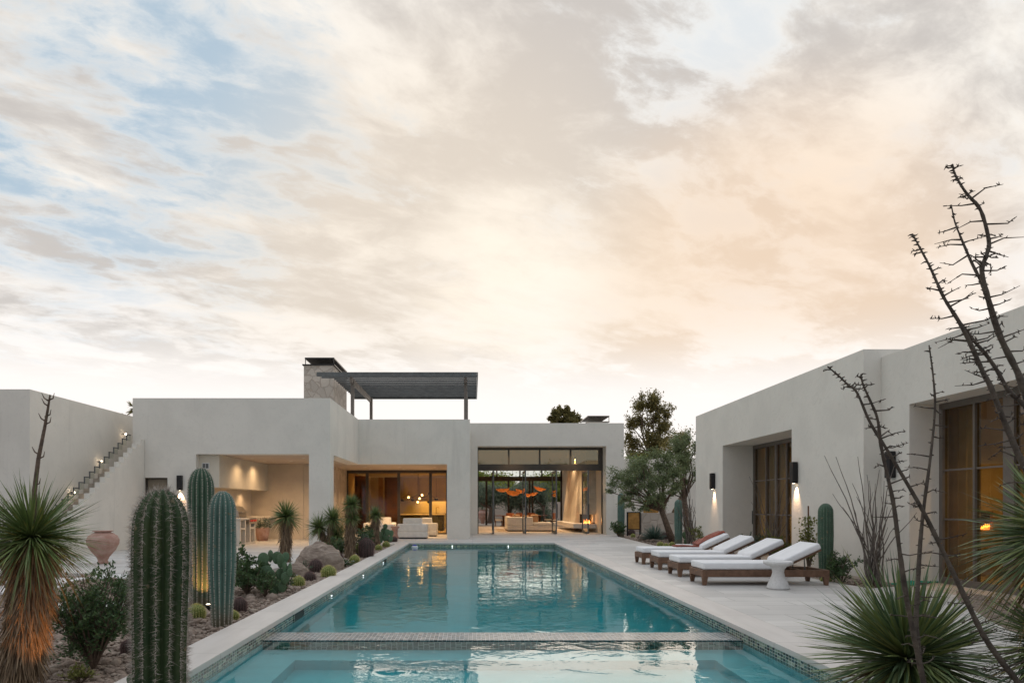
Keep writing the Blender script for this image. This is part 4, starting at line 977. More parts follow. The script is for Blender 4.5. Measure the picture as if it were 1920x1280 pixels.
# ------------------------------------------------------------------ plants
def fin(*cs): return np.concatenate(cs)
def unit(a): return a / np.maximum(np.linalg.norm(a, axis=-1, keepdims=True), 1e-9)
def blades(B, D, Lg, Wd, droop=0.15, fold=0.25):
    """stiff tapering leaves: base points, directions, lengths, half widths"""
    n = len(B); D = unit(D); up = np.array([0, 0, 1.0]); droop = droop*nr.uniform(-.3, 2.4, (n, 1))*np.clip(1.15-D[:, 2:3], .15, 1.3); sway = nr.normal(0, .05, (n, 3))
    side = unit(np.cross(D, nr.normal(0, .35, (n, 3)) + up + 1e-4))
    nrm = np.cross(side, D)
    Lg = Lg[:, None]; Wd = Wd[:, None]; dz = np.array([0, 0, -1.0])
    def pt(t, w, s, k=0): return B + D*Lg*t + (dz*droop + sway)*(Lg*t*t) + side*Wd*w*s + nrm*Wd*k
    V = np.stack([pt(0, .7, -1), pt(0, 0, 0, -fold), pt(0, .7, 1), pt(.4, 1, -1), pt(.4, 0, 0, -fold), pt(.4, 1, 1), pt(.75, .62, -1), pt(.75, 0, 0, -fold), pt(.75, .62, 1), pt(1, 0, 0)], 1)
    i = np.arange(n)[:, None]*10
    F4 = np.concatenate([i+np.array([[0,1,4,3]]), i+np.array([[1,2,5,4]]), i+np.array([[3,4,7,6]]), i+np.array([[4,5,8,7]])])
    F3 = np.concatenate([i+np.array([[6,7,9]]), i+np.array([[7,8,9]])])
    return V.reshape(-1, 3), F4, F3
def join(*parts):
    V, A, B_ = [], [], []; off = 0
    for v, a, b_ in parts:
        V.append(v); A.append(np.asarray(a).reshape(-1, 4)+off); B_.append(np.asarray(b_).reshape(-1, 3)+off); off += len(v)
    return np.concatenate(V), np.concatenate(A), np.concatenate(B_)
def leaves(C, D, Lg, Wd, nrm=None):
    """diamond leaves folded on the midrib"""
    n = len(C); D = unit(D); side = unit(np.cross(D, nr.normal(0, 1, (n, 3)))) ; up = np.cross(side, D)
    Lg = np.broadcast_to(Lg, (n,))[:, None]; Wd = np.broadcast_to(Wd, (n,))[:, None]
    V = np.stack([C, C + D*Lg*.45 + side*Wd + up*Wd*.3, C + D*Lg, C + D*Lg*.45 - side*Wd + up*Wd*.3], 1)
    i = np.arange(n)[:, None]*4
    return V.reshape(-1, 3), np.zeros((0, 4)), np.concatenate([i+np.array([[0,1,2]]), i+np.array([[0,2,3]])])
def spikes(Bp, D, Lg, wd):
    n = len(Bp); D = unit(D); s = unit(np.cross(D, nr.normal(0, 1, (n, 3)))); Lg = np.broadcast_to(Lg, (n,))[:, None]
    V = np.stack([Bp - s*wd, Bp + s*wd, Bp + D*Lg], 1); i = np.arange(n)[:, None]*3
    return V.reshape(-1, 3), np.zeros((0, 4)), i+np.array([[0,1,2]])

YUC = mat('yucca_blade', (.10,.16,.055), .5, .25, 3, spec=.45, island=[(.07,.11,.035),(.15,.21,.06),(.24,.30,.09),(.10,.15,.06),(.34,.36,.14)])
YUCB = mat('blue_yucca_blade', (.08,.13,.07), .5, .25, 3, spec=.45, island=[(.075,.13,.065),(.13,.20,.075),(.25,.29,.08),(.10,.17,.10),(.38,.38,.13),(.16,.22,.07)])
DEAD = mat('dead_yucca_leaf', (.24,.17,.11), .9, .25, 5, island=[(.13,.09,.06),(.28,.19,.11),(.20,.14,.09),(.38,.28,.18),(.10,.075,.055)])
BARK = mat('bark', (.14,.10,.075), .95, .4, 14, .8, 40, dist=.02)
def sphere_dirs(n, zmin=-.55, zmax=1.0):
    z_ = nr.uniform(zmin, zmax, n); a = nr.uniform(0, 2*np.pi, n); r = np.sqrt(1-z_*z_)
    return np.stack([r*np.cos(a), r*np.sin(a), z_], 1)
def crown(c, r, n, w, zmin=-.55, axis=(0, 0, 1), droop=.12, jit=.10):
    D = sphere_dirs(n, zmin); q = Vector((0, 0, 1)).rotation_difference(Vector(axis)); M = np.array(q.to_matrix()); D = D @ M.T
    D = D + nr.normal(0, .07, (n, 3)); Lg = r*nr.uniform(1-jit*3.2, 1+jit*1.3, n); B = np.array(c) + D*r*.03
    return blades(B, D, Lg, np.full(n, w), droop)
def yucca(name, label, base, trunk_pts, tr, crowns, m=YUC, skirt=1200, sk_len=.22, bw=.007, droop=.12, group=None, stalk=None):
    t = thing(name, label, 'yucca', tuple(base), group=group)
    if trunk_pts:
        for pts in trunk_pts:
            ob('trunk', MB().tube(pts, [tr*.75]*len(pts), 10), BARK, t, smooth=True)
            P_ = [Vector(p) for p in pts]; seg = [(P_[i+1]-P_[i]).length for i in range(len(P_)-1)]; tot = sum(seg)
            n = int(skirt*tot); B, D = [], []
            for _ in range(n):
                u = nr.random()*tot; i = 0
                while i < len(seg)-1 and u > seg[i]: u -= seg[i]; i += 1
                p = P_[i].lerp(P_[i+1], min(1, u/seg[i])); a = nr.random()*6.283; o = Vector((math.cos(a), math.sin(a), 0))
                top = max(0, (p.z-P_[-1].z+.35)/.35)
                B.append(p + o*tr*nr.uniform(.6, .95) + Vector((0, 0, .05))); D.append(o*nr.uniform(.12, .5)*(1+top*.9) + Vector((nr.uniform(-.28,.28), nr.uniform(-.28,.28), -1)))
            ob('dead_leaf_skirt', blades(np.array(B), np.array(D), nr.uniform(.6, 1.3, n)*sk_len, np.full(n, bw*.75), .05), DEAD, t)
    for c, r, n, ax in crowns:
        ob('crown', crown(c, r, n, bw, axis=ax, droop=droop), m, t)
        k = int(n*.12); D = sphere_dirs(k, -.85, -.35)
        ob('dry_lower_leaves', blades(np.array(c)+D*r*.12, D, nr.uniform(.75, 1.0, k)*r, np.full(k, bw*.8), .25), mat('dry_lower_leaf', (.22,.17,.08), .8, .2, island=[(.20,.17,.06),(.30,.20,.09),(.13,.12,.05)]), t)
    if stalk:
        ob('dead_flower_stalk', stalk, BARK, t)
    return t
UPC = (1.0, .40, .10)
def uplight(x, y, z_, aim, e, label, cone=70):
    t = thing('garden_uplight', label, 'garden light', (x, y, z_), group='small uplights hidden in the planting beds')
    ob('housing', MB().lathe([(.03, 0), (.035, .05), (.036, .07)], 12), BLACKMETAL, t, smooth=True)
    ob('lens', MB().lathe([(.026, .071), (.026, .073)], 12), BULB, t)
    l = lamp('SPOT', (0, 0, .08), e, UPC, t, .02, cone, .8); d = Vector(aim) - Vector((x, y, z_)); l.rotation_euler = (-d).to_track_quat('Z', 'Y').to_euler()
    return t

# big shaggy yucca on the left
b0 = Vector((-3.80, 5.25, -.06))
stk = MB(); q0 = at(66, 1000, 5.25)-b0
sp_ = [q0, at(64, 925, 5.3)-b0, at(72, 860, 5.35)-b0, at(84, 800, 5.4)-b0, at(90, 765, 5.4)-b0, at(94, 740, 5.4)-b0]
stk.tube(sp_, [.017, .018, .015, .012, .009, .006], 8)
for (i, s, dz) in ((1,1,.1),(2,-1,.06),(2,1,.0),(3,1,.03),(3,-1,.08),(3,1,.13),(4,-1,.03),(4,1,.10),(4,-1,.1)):
    p = sp_[i] + Vector((0, 0, dz*.6)); stk.tube([p, p+Vector((s*.035, .01, .02)), p+Vector((s*.05, .0, .06))], [.007, .005, .002], 5)
ct = at(60, 1008, 5.25)-b0
yucca('shaggy_yucca', 'shaggy yucca with orange lit skirt and a dead flower stalk at the far left', b0, [[(-.05, 0, 0), at(40, 1240, 5.25)-b0, at(56, 1120, 5.25)-b0, ct-Vector((0, 0, .08))]], .120, [(tuple(ct), .49, 700, (.05, -.1, 1))], YUC, 4200, .19, .0066, .16, stalk=stk)
uplight(-3.02, 5.0, -.04, (-3.40, 5.25, .75), 24, 'small uplight between the shaggy yucca and the leafy shrub', 75)
# yuccas along the pool bed
def pyuc(label, bpx, bY, crs, tr=.13, name='yucca', n=420, bw=.009, skirt=900, m=YUC):
    base = Vector((gx(bpx, bY), bY, -.05)); cl, tp = [], []
    for (px, py, rp, ax) in crs:
        c = at(px, py, bY) - base; c.y += rng.uniform(-.1, .1); cl.append((tuple(c), rp*bY/F, n, ax)); tp.append(c)
    trunks = [[(0, 0, 0), c*.5 + Vector((rng.uniform(-.03,.03), 0, 0)), c - Vector((0, 0, .05))] for c in tp]
    return yucca(name, label, base, trunks, tr, cl, m, skirt, .2, bw)
pyuc('tall single headed yucca with a tan shaggy trunk left of the boulder', 533, 17.0, [(535, 968, 34, (0,0,1))], .125)
pyuc('branching yucca with three dark heads behind the boulder', 614, 20.4, [(598, 987, 30, (-.35,0,1)), (624, 972, 30, (.1,0,1)), (632, 1002, 26, (.4,-.2,1))], .10, n=330, skirt=500)
pyuc('slender yucca with two stacked green heads beside the purple barrel cactus', 656, 18.8, [(659, 945, 22, (0,0,1)), (660, 970, 20, (.1,-.1,.9))], .10, n=330)
pyuc('small single headed yucca in front of the patio sofa', 705, 23.4, [(704, 965, 20, (0,0,1))], .12, n=300)
pyuc('distant branching yucca glimpsed behind the mesquite', 1243, 34.0, [(1243, 935, 11, (0,0,1)), (1280, 928, 10, (.1,0,1))], .12, n=160)
# two big yuccas in the right foreground
b6 = Vector((2.74, 4.25, -.06)); c6 = at(1702, 1235, 4.25)-b6
yucca('trunkless_yucca', 'wide spiky green yucca filling the lower right corner', b6, [[(0, 0, 0), c6 - Vector((0, 0, .05))]], .12, [(tuple(c6), .63, 900, (-.05, -.1, 1))], YUCB, 2500, .16, .0092, .10)
b7 = Vector((3.36, 3.9, -.06)); c7 = at(2005, 1005, 3.9)-b7
yucca('tall_yucca', 'large blue green yucca cut off by the right edge', b7, [[(0, 0, 0), c7*.5, c7 - Vector((0, 0, .05))]], .16, [(tuple(c7), .53, 820, (0, -.1, 1)), (tuple(at(2000, 1215, 3.8)-b7), .46, 520, (-.1, -.1, 1))], YUCB, 2600, .18, .0080, .16)

# columnar cacti
CG1 = mat('dark_green_cactus', (.022,.052,.020), .6, .25, 4, .25, 40, base2=(.05,.075,.028))
CG2 = mat('green_cactus', (.075,.13,.085), .65, .2, 5, .15, 50)
CG3 = mat('blue_green_cactus', (.11,.185,.155), .65, .2, 5, .15, 50)
for m_, hgt in ((CG1, .25), (CG2, .22), (CG3, .30)):
    N, L, add = NT(m_.node_tree); b_ = next(n for n in N if n.type == 'BSDF_PRINCIPLED'); src = b_.inputs['Base Color'].links[0].from_socket
    tc = add('ShaderNodeTexCoord'); sx = add('ShaderNodeSeparateXYZ'); L.new(tc.outputs['Object'], sx.inputs[0])
    nz = add('ShaderNodeTexNoise'); L.new(tc.outputs['Object'], nz.inputs[0]); nz.inputs['Scale'].default_value = 9; nz.inputs['Detail'].default_value = 6
    hh = math_(add, L, 'MULTIPLY_ADD', nz.outputs['Fac'], -.35, c=sx.outputs[2])
    c = mixc(add, L, sstep(add, L, hh, hgt - .12, -.14, 0, .75), src, (.19, .145, .095))
    sc_ = add('ShaderNodeTexNoise'); L.new(tc.outputs['Object'], sc_.inputs[0]); sc_.inputs['Scale'].default_value = 16; sc_.inputs['Detail'].default_value = 3
    c = mixc(add, L, sstep(add, L, sc_.outputs['Fac'], .66, .72, 0, .7), c, (.24, .19, .12)); L.new(c, b_.inputs['Base Color'])
SPG = mat('grey_spine', (.52,.47,.43), .8, 0, island=[(.28,.23,.20),(.45,.40,.36),(.60,.55,.49),(.22,.17,.15)])
SPY = mat('yellow_spine', (.62,.56,.20), .8, 0, island=[(.62,.55,.18),(.75,.70,.36),(.50,.42,.10)])
SPP = mat('purple_spine', (.16,.085,.085), .8, 0, island=[(.10,.05,.055),(.19,.105,.105),(.26,.16,.15),(.13,.08,.06)])
AREO = mat('areole_wool', (.50,.46,.40), .95, .2, 30)
def cactus(name, label, x, y, h, r, ribs, m, sm, slen=.02, dz=.03, nsp=6, swid=.0008, base_t=.8, dep=.28, bend=(0, 0), z0=-.05, dome=.5, group=None, cat='cactus', areole=0):
    t = thing(name, label, cat, (x, y, z0), group=group); V, F = [], []
    per = 8 if ribs < 16 else 6; na = ribs*per; nh = 56
    def prof(u):
        zz = u*h; top = h - zz; R_ = r*(base_t + (1-base_t)*min(1, u*2.2)**.7)
        dm = r*dome*2
        if top < dm: R_ *= math.sqrt(max(0, 1-((dm-top)/dm)**2.0))
        return R_
    us = [1-(1-i/nh)**1.55 for i in range(nh+1)]
    ph = rng.uniform(0, .4)
    def off(u): return bend[0]*u*u, bend[1]*u*u
    for u in us:
        Rr = max(prof(u), .004); ox, oy = off(u)
        wob = 1 + .025*math.sin(u*9+ph*9)
        for k in range(na):
            a = 2*math.pi*k/na; f_ = 1 - dep + dep*abs(math.cos(ribs*a/2))**.8
            V.append((ox+Rr*f_*wob*math.cos(a+ph), oy+Rr*f_*wob*math.sin(a+ph), u*h))
    for i in range(nh):
        for k in range(na): F.append((i*na+k, i*na+(k+1) % na, (i+1)*na+(k+1) % na, (i+1)*na+k))
    mb = MB(); mb.v = V; mb.f = F; mb.f.append(tuple(nh*na+k for k in range(na)))
    ob('body', mb, m, t, smooth=True)
    B, D = [], []; nz = int(h/dz)
    for k in range(ribs):
        a = 2*math.pi*k/ribs + ph
        for j in range(nz+1):
            u = min(.995, (j + rng.uniform(.2, .8))/nz); Rr = prof(u)*1.01*(1+.025*math.sin(u*9+ph*9)); ox, oy = off(u)
            rd = np.array([math.cos(a), math.sin(a), 0]); slope = (prof(min(1, u+.01))-prof(u-.01))/(.02*h)
            n_ = rd + np.array([0, 0, -slope]); p = np.array([ox+Rr*math.cos(a), oy+Rr*math.sin(a), u*h])
            for _ in range(nsp): B.append(p); D.append(n_/np.linalg.norm(n_)*.8 + nr.normal(0, .62, 3))
    if areole:
        am = MB()
        for q in B[::nsp]: am.ball(tuple(q), areole, rz=areole*1.3, n=6, m=3)
        ob('areoles', am, AREO, t, smooth=True)
    n = len(B); ob('spines', spikes(np.array(B), np.array(D), nr.uniform(.5, 1.2, n)*slen, swid), sm, t)
    return t
cactus('columnar_cactus', 'thick dark green columnar cactus with grey spines in the left foreground', -1.97, 4.3, 1.555, .166, 13, CG1, SPG, .046, .017, 10, .0011, .9, .30, dome=.75, bend=(.012, 0), areole=.0035)
cactus('columnar_cactus', 'tallest green columnar cactus, lit orange at its foot', gx(377, 9.85), 9.85, 2.0, .175, 15, CG2, SPG, .022, .022, 8, .0019, .86, .30, dome=.8, areole=.0062)
cactus('columnar_cactus', 'blue green columnar cactus leaning against the tallest one', gx(416, 8.3), 8.3, 1.63, .158, 14, CG3, SPG, .013, .022, 8, .0020, .72, .30, bend=(.01, 0), dome=.8, areole=.0062)
cactus('columnar_cactus', 'ribbed green cactus between the nearest lounger and the guest wing', gx(1548, 13.0), 13.0, 1.50, .135, 15, CG2, SPG, .014, .04, 6, .0012, .75, .2, dome=.6)
cactus('columnar_cactus', 'grey green cactus in front of the mesquite trunk', gx(1272, 24.4), 24.4, 1.68, .14, 14, CG3, SPG, .014, .05, 5, .0014, .85, .2, dome=.6)
cactus('columnar_cactus', 'grey green cactus against the corner of the gallery', gx(1164.5, 32.2), 32.2, 2.05, .165, 14, CG3, SPG, .014, .06, 5, .0016, .85, .2, dome=.6)
uplight(gx(389, 9.5)+.03, 9.45, -.03, (gx(377, 9.85)+.05, 9.80, .4), 34, 'small uplight at the foot of the tallest cactus', 60)
# golden barrels and purple hedgehog cacti
BG = mat('barrel_green', (.16,.20,.05), .65, .2, 6)
BP = mat('hedgehog_green', (.07,.05,.045), .8, .2, 6)
def barrel(px, py, rpx, label, Y=None):
    Y = Y or F*(H+.03)/(py + rpx*.85 - CY); r = rpx*Y/F
    cactus('golden_barrel_cactus', label, gx(px, Y), Y, r*1.55, r, 20, BG, SPY, r*.26, r*.12, 8, max(.0008, r*.010), .80, .2, dome=.55, z0=-.04, group='round golden barrel cacti')
def hedge(px, py, rpx, label, tall=1.9, Y=None):
    Y = Y or F*(H+.03)/(py + rpx*tall*.5 - CY); r = rpx*Y/F*.88
    cactus('hedgehog_cactus', label, gx(px, Y), Y, r*tall, r, 16, BP, SPP, r*.30, r*.09, 9, max(.0008, r*.008), .78, .15, dome=.6, z0=-.04, group='dusky purple hedgehog cacti')
barrel(368, 1143, 17, 'golden barrel cactus left of the foot of the blue green cactus')
barrel(437, 1150, 11, 'golden barrel cactus half hidden behind the blue green cactus')
barrel(559.6, 1087, 12, 'golden barrel cactus next to the white flowers')
barrel(616, 1069, 14, 'golden barrel cactus in front of the right end of the boulder')
barrel(665, 1046, 9.5, 'golden barrel cactus at the foot of the two headed yucca')
barrel(710, 1025, 6.8, 'smaller golden barrel cactus right of the big purple cactus')
barrel(724, 1019, 7.2, 'golden barrel cactus nearest the covered patio')
barrel(650, 1033, 5, 'small golden barrel cactus behind the two headed yucca trunk')
barrel(1238, 1019, 6.2, 'left golden barrel cactus of the trio behind the towel lounger')
barrel(1249, 1022, 6.0, 'front golden barrel cactus of the trio behind the towel lounger')
barrel(1260, 1019, 5.6, 'right golden barrel cactus of the trio behind the towel lounger')
barrel(1187, 1003, 4.5, 'tiny golden barrel cactus beside the gallery corner')
barrel(1548, 1090, 9, 'golden barrel cactus at the foot of the ribbed cactus by the loungers', Y=12.7)
hedge(449.5, 1130, 15, 'purple hedgehog cactus between the blue green cactus and the bushy shrub')
hedge(240, 1208, 15, 'purple hedgehog cactus behind the thick foreground cactus')
hedge(592, 1058, 14, 'purple hedgehog cactus leaning against the boulder', 1.9)
hedge(581, 1078, 13, 'low purple hedgehog cactus left of a golden barrel', 1.5)
hedge(687, 1024, 16, 'big egg shaped purple hedgehog cactus', 2.5)
hedge(728, 1010, 8, 'left purple hedgehog cactus of the pair by the patio corner')
hedge(739, 1010, 7, 'right purple hedgehog cactus of the pair by the patio corner')
hedge(635, 1042, 9, 'purple hedgehog cactus just right of the boulder')
hedge(1201, 1006, 6, 'left purple hedgehog cactus beside the blue agave', 1.6)
hedge(1246, 1003, 7.5, 'right purple hedgehog cactus beside the blue agave')
hedge(1184, 996, 8, 'wide purple hedgehog cactus near the gallery corner', 1.5)

# boulders
def boulder(px, py_base, wpx, hpx, label, seed, dfac=.8, m=None, z0=-.08):
    Y = F*(H+.03)/(py_base-CY); rx = wpx*Y/F/2; hz_ = hpx*Y/F + .1
    bm = bmesh.new(); bmesh.ops.create_icosphere(bm, subdivisions=5, radius=1)
    o3 = Vector((seed*3.3, seed, 0))
    for v in bm.verts:
        c = v.co.copy(); s = 1 + .14*mnoise.noise(c*.9+o3) + .09*mnoise.noise(c*2.1+o3) + .05*mnoise.noise(c*5+o3) + .02*mnoise.noise(c*13+o3) - .06*abs(mnoise.noise(Vector((c.x*2, c.y*2, c.z*9))+o3))
        v.co = Vector((c.x*s*rx, c.y*s*rx*dfac, max(-.3, math.copysign(abs(c.z)**.85, c.z)*s)*hz_*.97))
    mb = MB(); mb.v = [tuple(v.co) for v in bm.verts]; mb.f = [tuple(v.index for v in f.verts) for f in bm.faces]; bm.free()
    xs = [v[0] for v in mb.v]; zs = [v[2] for v in mb.v]; kx = 2*rx/(max(xs)-min(xs)); kz = hz_/max(zs)
    mb.v = [(v[0]*kx, v[1], v[2]*kz) for v in mb.v]
    o = ob('boulder', mb, m or BOUL, smooth=True); o.location = (gx(px, Y), Y + rx*dfac*.6, z0-.04)
    return tagit(o, label, 'boulder')
BOUL, N, L, add, o = shader('boulder_rock')
b_ = add('ShaderNodeBsdfPrincipled'); L.new(b_.outputs[0], o.inputs[0]); b_.inputs['Roughness'].default_value = .85; b_.inputs['Specular IOR Level'].default_value = .2
tc = add('ShaderNodeTexCoord'); mp = add('ShaderNodeMapping'); L.new(tc.outputs['Object'], mp.inputs[0]); mp.inputs['Rotation'].default_value = (.3, .6, .2); mp.inputs['Scale'].default_value = (1, 1, 3.5)
n1 = add('ShaderNodeTexNoise'); L.new(mp.outputs[0], n1.inputs[0]); n1.inputs['Scale'].default_value = 3; n1.inputs['Detail'].default_value = 9; n1.inputs['Roughness'].default_value = .7; n1.inputs['Distortion'].default_value = 1.2
v1 = add('ShaderNodeTexVoronoi', feature='DISTANCE_TO_EDGE'); L.new(mp.outputs[0], v1.inputs['Vector']); v1.inputs['Scale'].default_value = 2.2
r = add('ShaderNodeValToRGB'); L.new(n1.outputs[0], r.inputs[0]); el = r.color_ramp.elements
el[0].position = .3; el[0].color = (.15,.11,.085,1); el[1].position = .72; el[1].color = (.46,.38,.32,1); e_ = el.new(.5); e_.color = (.29,.23,.185,1)
L.new(r.outputs[0], b_.inputs['Base Color'])
bp = add('ShaderNodeBump'); bp.inputs['Strength'].default_value = .9; bp.inputs['Distance'].default_value = .05
L.new(math_(add, L, 'MULTIPLY_ADD', v1.outputs[0], .15, c=n1.outputs[0]), bp.inputs['Height']); L.new(bp.outputs[0], b_.inputs['Normal'])
boulder(595, 1068, 98, 52, 'big rounded grey brown boulder beside the pool', 4.3, .7)
boulder(557, 1082, 48, 26, 'low grey rock left of the big boulder', 8.4, .8)
boulder(1206, 1013, 18, 12, 'small brown rock beside the blue agave', 2.4)
boulder(345, 1168, 34, 22, 'small pale rock half hidden by the foreground cactus', 6.1)

# leafy shrubs
def shrub(label, x, y, h, rad, n, m, ll=.045, lw=.011, stems=16, sm=None, name='leafy_shrub', z0=-.05, flowers=0, up=.7, cat='shrub', group=None, curl=.3):
    t = thing(name, label, cat, (x, y, z0), group=group); tb = MB(); C, D = [], []
    per = max(1, n//(stems*5))
    for s in range(stems):
        a = rng.uniform(0, 6.28); e = rng.uniform(.1, 1)**.7; tip = Vector((math.cos(a)*rad*e, math.sin(a)*rad*e, h*rng.uniform(.5, 1)*math.sqrt(max(.05, 1-.55*e*e))))
        mid = tip*.5 + Vector((rng.uniform(-.1,.1)*rad, rng.uniform(-.1,.1)*rad, h*.08))
        tb.tube([(0, 0, 0), mid, tip], [.008*h+.003, .005*h+.002, .002], 5, cap=False)
        for b_ in range(5):
            f0 = rng.uniform(.3, .9); p0 = Vector((0,0,0)).lerp(mid, f0*2) if f0 < .5 else mid.lerp(tip, f0*2-1)
            dirv = Vector((rng.gauss(0, 1), rng.gauss(0, 1), rng.gauss(.5, .8))).normalized()*rad*rng.uniform(.25, .5)
            p1 = p0 + dirv
            if p1.z < .05: p1.z = .05
            tb.tube([p0, p1], [.004, .0015], 4, cap=False)
            for _ in range(per):
                u = rng.uniform(.15, 1.05); p = p0.lerp(p1, u); C.append(tuple(p + Vector((rng.gauss(0, .02), rng.gauss(0, .02), rng.gauss(0, .02)))*h))
                dd = dirv.normalized()*.6 + Vector((rng.gauss(0, .6), rng.gauss(0, .6), up*rng.uniform(.0, 1.2))); D.append(tuple(dd))
    ob('branches', tb, sm or BARK, t)
    C = np.array(C); D = np.array(D); k = len(C)
    ob('foliage', leaves(C, D, nr.uniform(.6, 1.2, k)*ll, nr.uniform(.7, 1.2, k)*lw), m, t)
    if flowers:
        idx = [i for i in range(k) if C[i][2] > h*.4]; rng.shuffle(idx); mb = MB()
        for i in idx[:flowers]: mb.ball(tuple(C[i]+D[i]*.0+np.array([0, 0, .01])), .012, rz=.006, n=6, m=3)
        ob('flowers', mb, CUSH, t)
    return t
LG1 = mat('shrub_leaf_dark', (.045,.085,.035), .5, .25, 4, spec=.4, island=[(.045,.085,.033),(.085,.15,.055),(.15,.23,.08),(.065,.115,.065)], trans=.2)
LG2 = mat('shrub_leaf_grey', (.10,.13,.09), .7, .2, 4, island=[(.06,.09,.06),(.11,.15,.10),(.16,.19,.13)], trans=.2)
LG3 = mat('shrub_leaf_yellow', (.17,.19,.05), .6, .2, 4, island=[(.10,.13,.03),(.20,.21,.06),(.26,.25,.08),(.13,.16,.05)], trans=.25)
LG4 = mat('sun_leaf', (.22,.26,.06), .6, .2, 4, island=[(.18,.24,.05),(.32,.38,.08),(.48,.50,.13)], trans=.5)
shrub('bushy dark green shrub between the shaggy yucca and the foreground cactus', gx(170, 6.0), 6.05, .95, .52, 7600, LG1, .044, .0090, 40)
shrub('bushy dark green shrub right of the blue green cactus', gx(462, 11.2), 11.2, .80, .40, 4600, LG1, .055, .014, 26)
shrub('low grey leafed shrub behind the tall cacti', gx(345, 12.5), 12.5, .5, .4, 1500, LG2, .05, .012, 16)
shrub('small green plant with white flowers between prickly pear and golden barrel', gx(532, 11.6), 11.6, .28, .26, 1500, LG1, .035, .009, 18, flowers=60, name='flowering_plant', cat='plant')
shrub('small white flowering plant at the right end of the boulder', gx(650, 16.0), 16.0, .24, .2, 900, LG1, .04, .011, 14, flowers=40, name='flowering_plant', cat='plant')
shrub('dark leafy shrub just behind the boulder', gx(634, 19.2), 19.2, .62, .35, 1500, LG1, .06, .016, 18)
shrub('grey green shrub behind the two headed yucca', gx(676, 21.0), 21.0, .68, .40, 1700, LG2, .06, .016, 18)
shrub('leafy green shrub in front of the wood panelled glass wall', gx(690, 23.6), 23.6, .95, .38, 1700, LG1, .07, .018, 18)
shrub('silvery olive shrub at the far left edge', gx(10, 14.0), 14.0, 1.75, .55, 2400, LG2, .06, .011, 20)
shrub('thin leafed green shrub at the foot of the gallery corner', gx(1160, 31.6), 31.6, .85, .50, 1800, LG1, .09, .016, 20)
shrub('yellow green shrub at the far corner of the guest wing', gx(1322, 23.0), 22.9, .95, .55, 2200, LG3, .06, .018, 20)
shrub('sprawling yellow green shrub behind the loungers', gx(1455, 17.2), 17.1, .95, .50, 2200, LG3, .05, .015, 20)
shrub('grey green shrub at the far jamb of the recessed doors', gx(1412, 19.6), 19.4, .75, .40, 1200, LG2, .05, .014, 16)
shrub('dark green rounded shrub beside the ribbed cactus', gx(1583, 12.4), 12.5, .72, .32, 2600, LG1, .040, .012, 24)
shrub('low green shrub left of the prickly pear', gx(497, 10.9), 10.9, .45, .28, 1200, LG1, .045, .012, 16)
shrub('low silvery mound in the gravel behind the golden barrels', gx(575, 14.6), 14.0, .32, .28, 1000, LG2, .04, .010, 14)
shrub('low leafy plant between the two headed yucca and the big purple cactus', gx(672, 19.6), 19.6, .42, .30, 1100, LG3, .05, .014, 14)
shrub('upright green shrub between the prickly pear and the slender yucca', gx(684, 22.0), 22.2, .80, .34, 1500, LG1, .06, .015, 16)
shrub('pale green low shrub behind the blue green cactus', gx(452, 12.6), 12.6, .5, .36, 1500, LG3, .045, .012, 16)
shrub('tiny yellow green plant in the gravel at the bottom edge', gx(150, 5.55), 5.55, .14, .14, 420, LG3, .035, .009, 10)
# climber on a stake beside the sconce
cl = shrub('red stemmed climber on a stake below the wall sconce', gx(1516, 14.9), 14.9, 1.15, .17, 900, LG3, .05, .020, 14, name='climbing_plant', cat='plant')
ob('stake', MB().tube([(.02,.05,0),(.02,.05,1.45)], .016, 6), WALNUT, cl)
ob('foliage', leaves(np.array([[rng.gauss(0,.09), rng.gauss(0,.06), rng.uniform(.45, 1.2)] for _ in range(420)]), nr.normal(0, 1, (420, 3))+np.array([0,0,-.2]), .06, .022), LG3, cl)
# foliage of the potted plant
k = 900; D = sphere_dirs(k, .05); ob('foliage', leaves(np.array([0,0,.5])+D*nr.uniform(.1,.42,(k,1))*np.array([.8,.8,1]), D, .07, .010), LG2, fl_)
# agave
ag = thing('blue_agave', 'spiky blue green agave in front of the stone wall', 'agave', (gx(1226, 27.6), 27.6, -.05))
ob('leaves', crown((0, 0, .12), .62, 260, .016, zmin=.0, droop=.05), mat('agave_leaf', (.10,.16,.13), .6, .2, island=[(.07,.12,.10),(.12,.19,.15),(.16,.22,.18)]), ag)

# prickly pears
PAD = mat('prickly_pear_pad', (.07,.125,.06), .6, .3, 8, .15, 60, base2=(.095,.16,.09))
def pear(label, bpx, Y, pads, base=None, z0=-.04):
    x0 = gx(bpx, Y); t = thing('prickly_pear', label, 'cactus', (x0, Y, z0), group='prickly pear cacti with round pads'); B, D = [], []
    for (px, py, rp, asp, yaw, dy) in pads:
        c = at(px, py, Y) - Vector((x0, Y, z0)); c.y += dy; a = rp*Y/F
        mb = MB(); mb.ball((0, 0, 0), a*asp, a*.16, a, n=20, m=12)
        M = Matrix.Rotation(R(yaw), 3, 'Z') @ Matrix.Rotation(R(rng.uniform(-14, 14)), 3, 'Y')
        mb.v = [tuple(M @ Vector((v[0]*(1-.18*(-v[2]/a)), v[1], v[2])) + c) for v in mb.v]
        o = ob('pad', mb, PAD, t, smooth=True)
        for _ in range(60):
            u, w = rng.uniform(-.8, .8), rng.uniform(-.85, .85)
            if u*u+w*w > .85: continue
            s = rng.choice((-1, 1)); q = M @ Vector((u*a*asp, s*a*.15*math.sqrt(1-u*u-w*w), w*a)) + c
            for _ in range(3): B.append(tuple(q)); D.append(tuple(M @ Vector((rng.gauss(0,.5), s, rng.gauss(0,.5)))))
    ob('spines', spikes(np.array(B), np.array(D), .012, .0008), SPG, t)
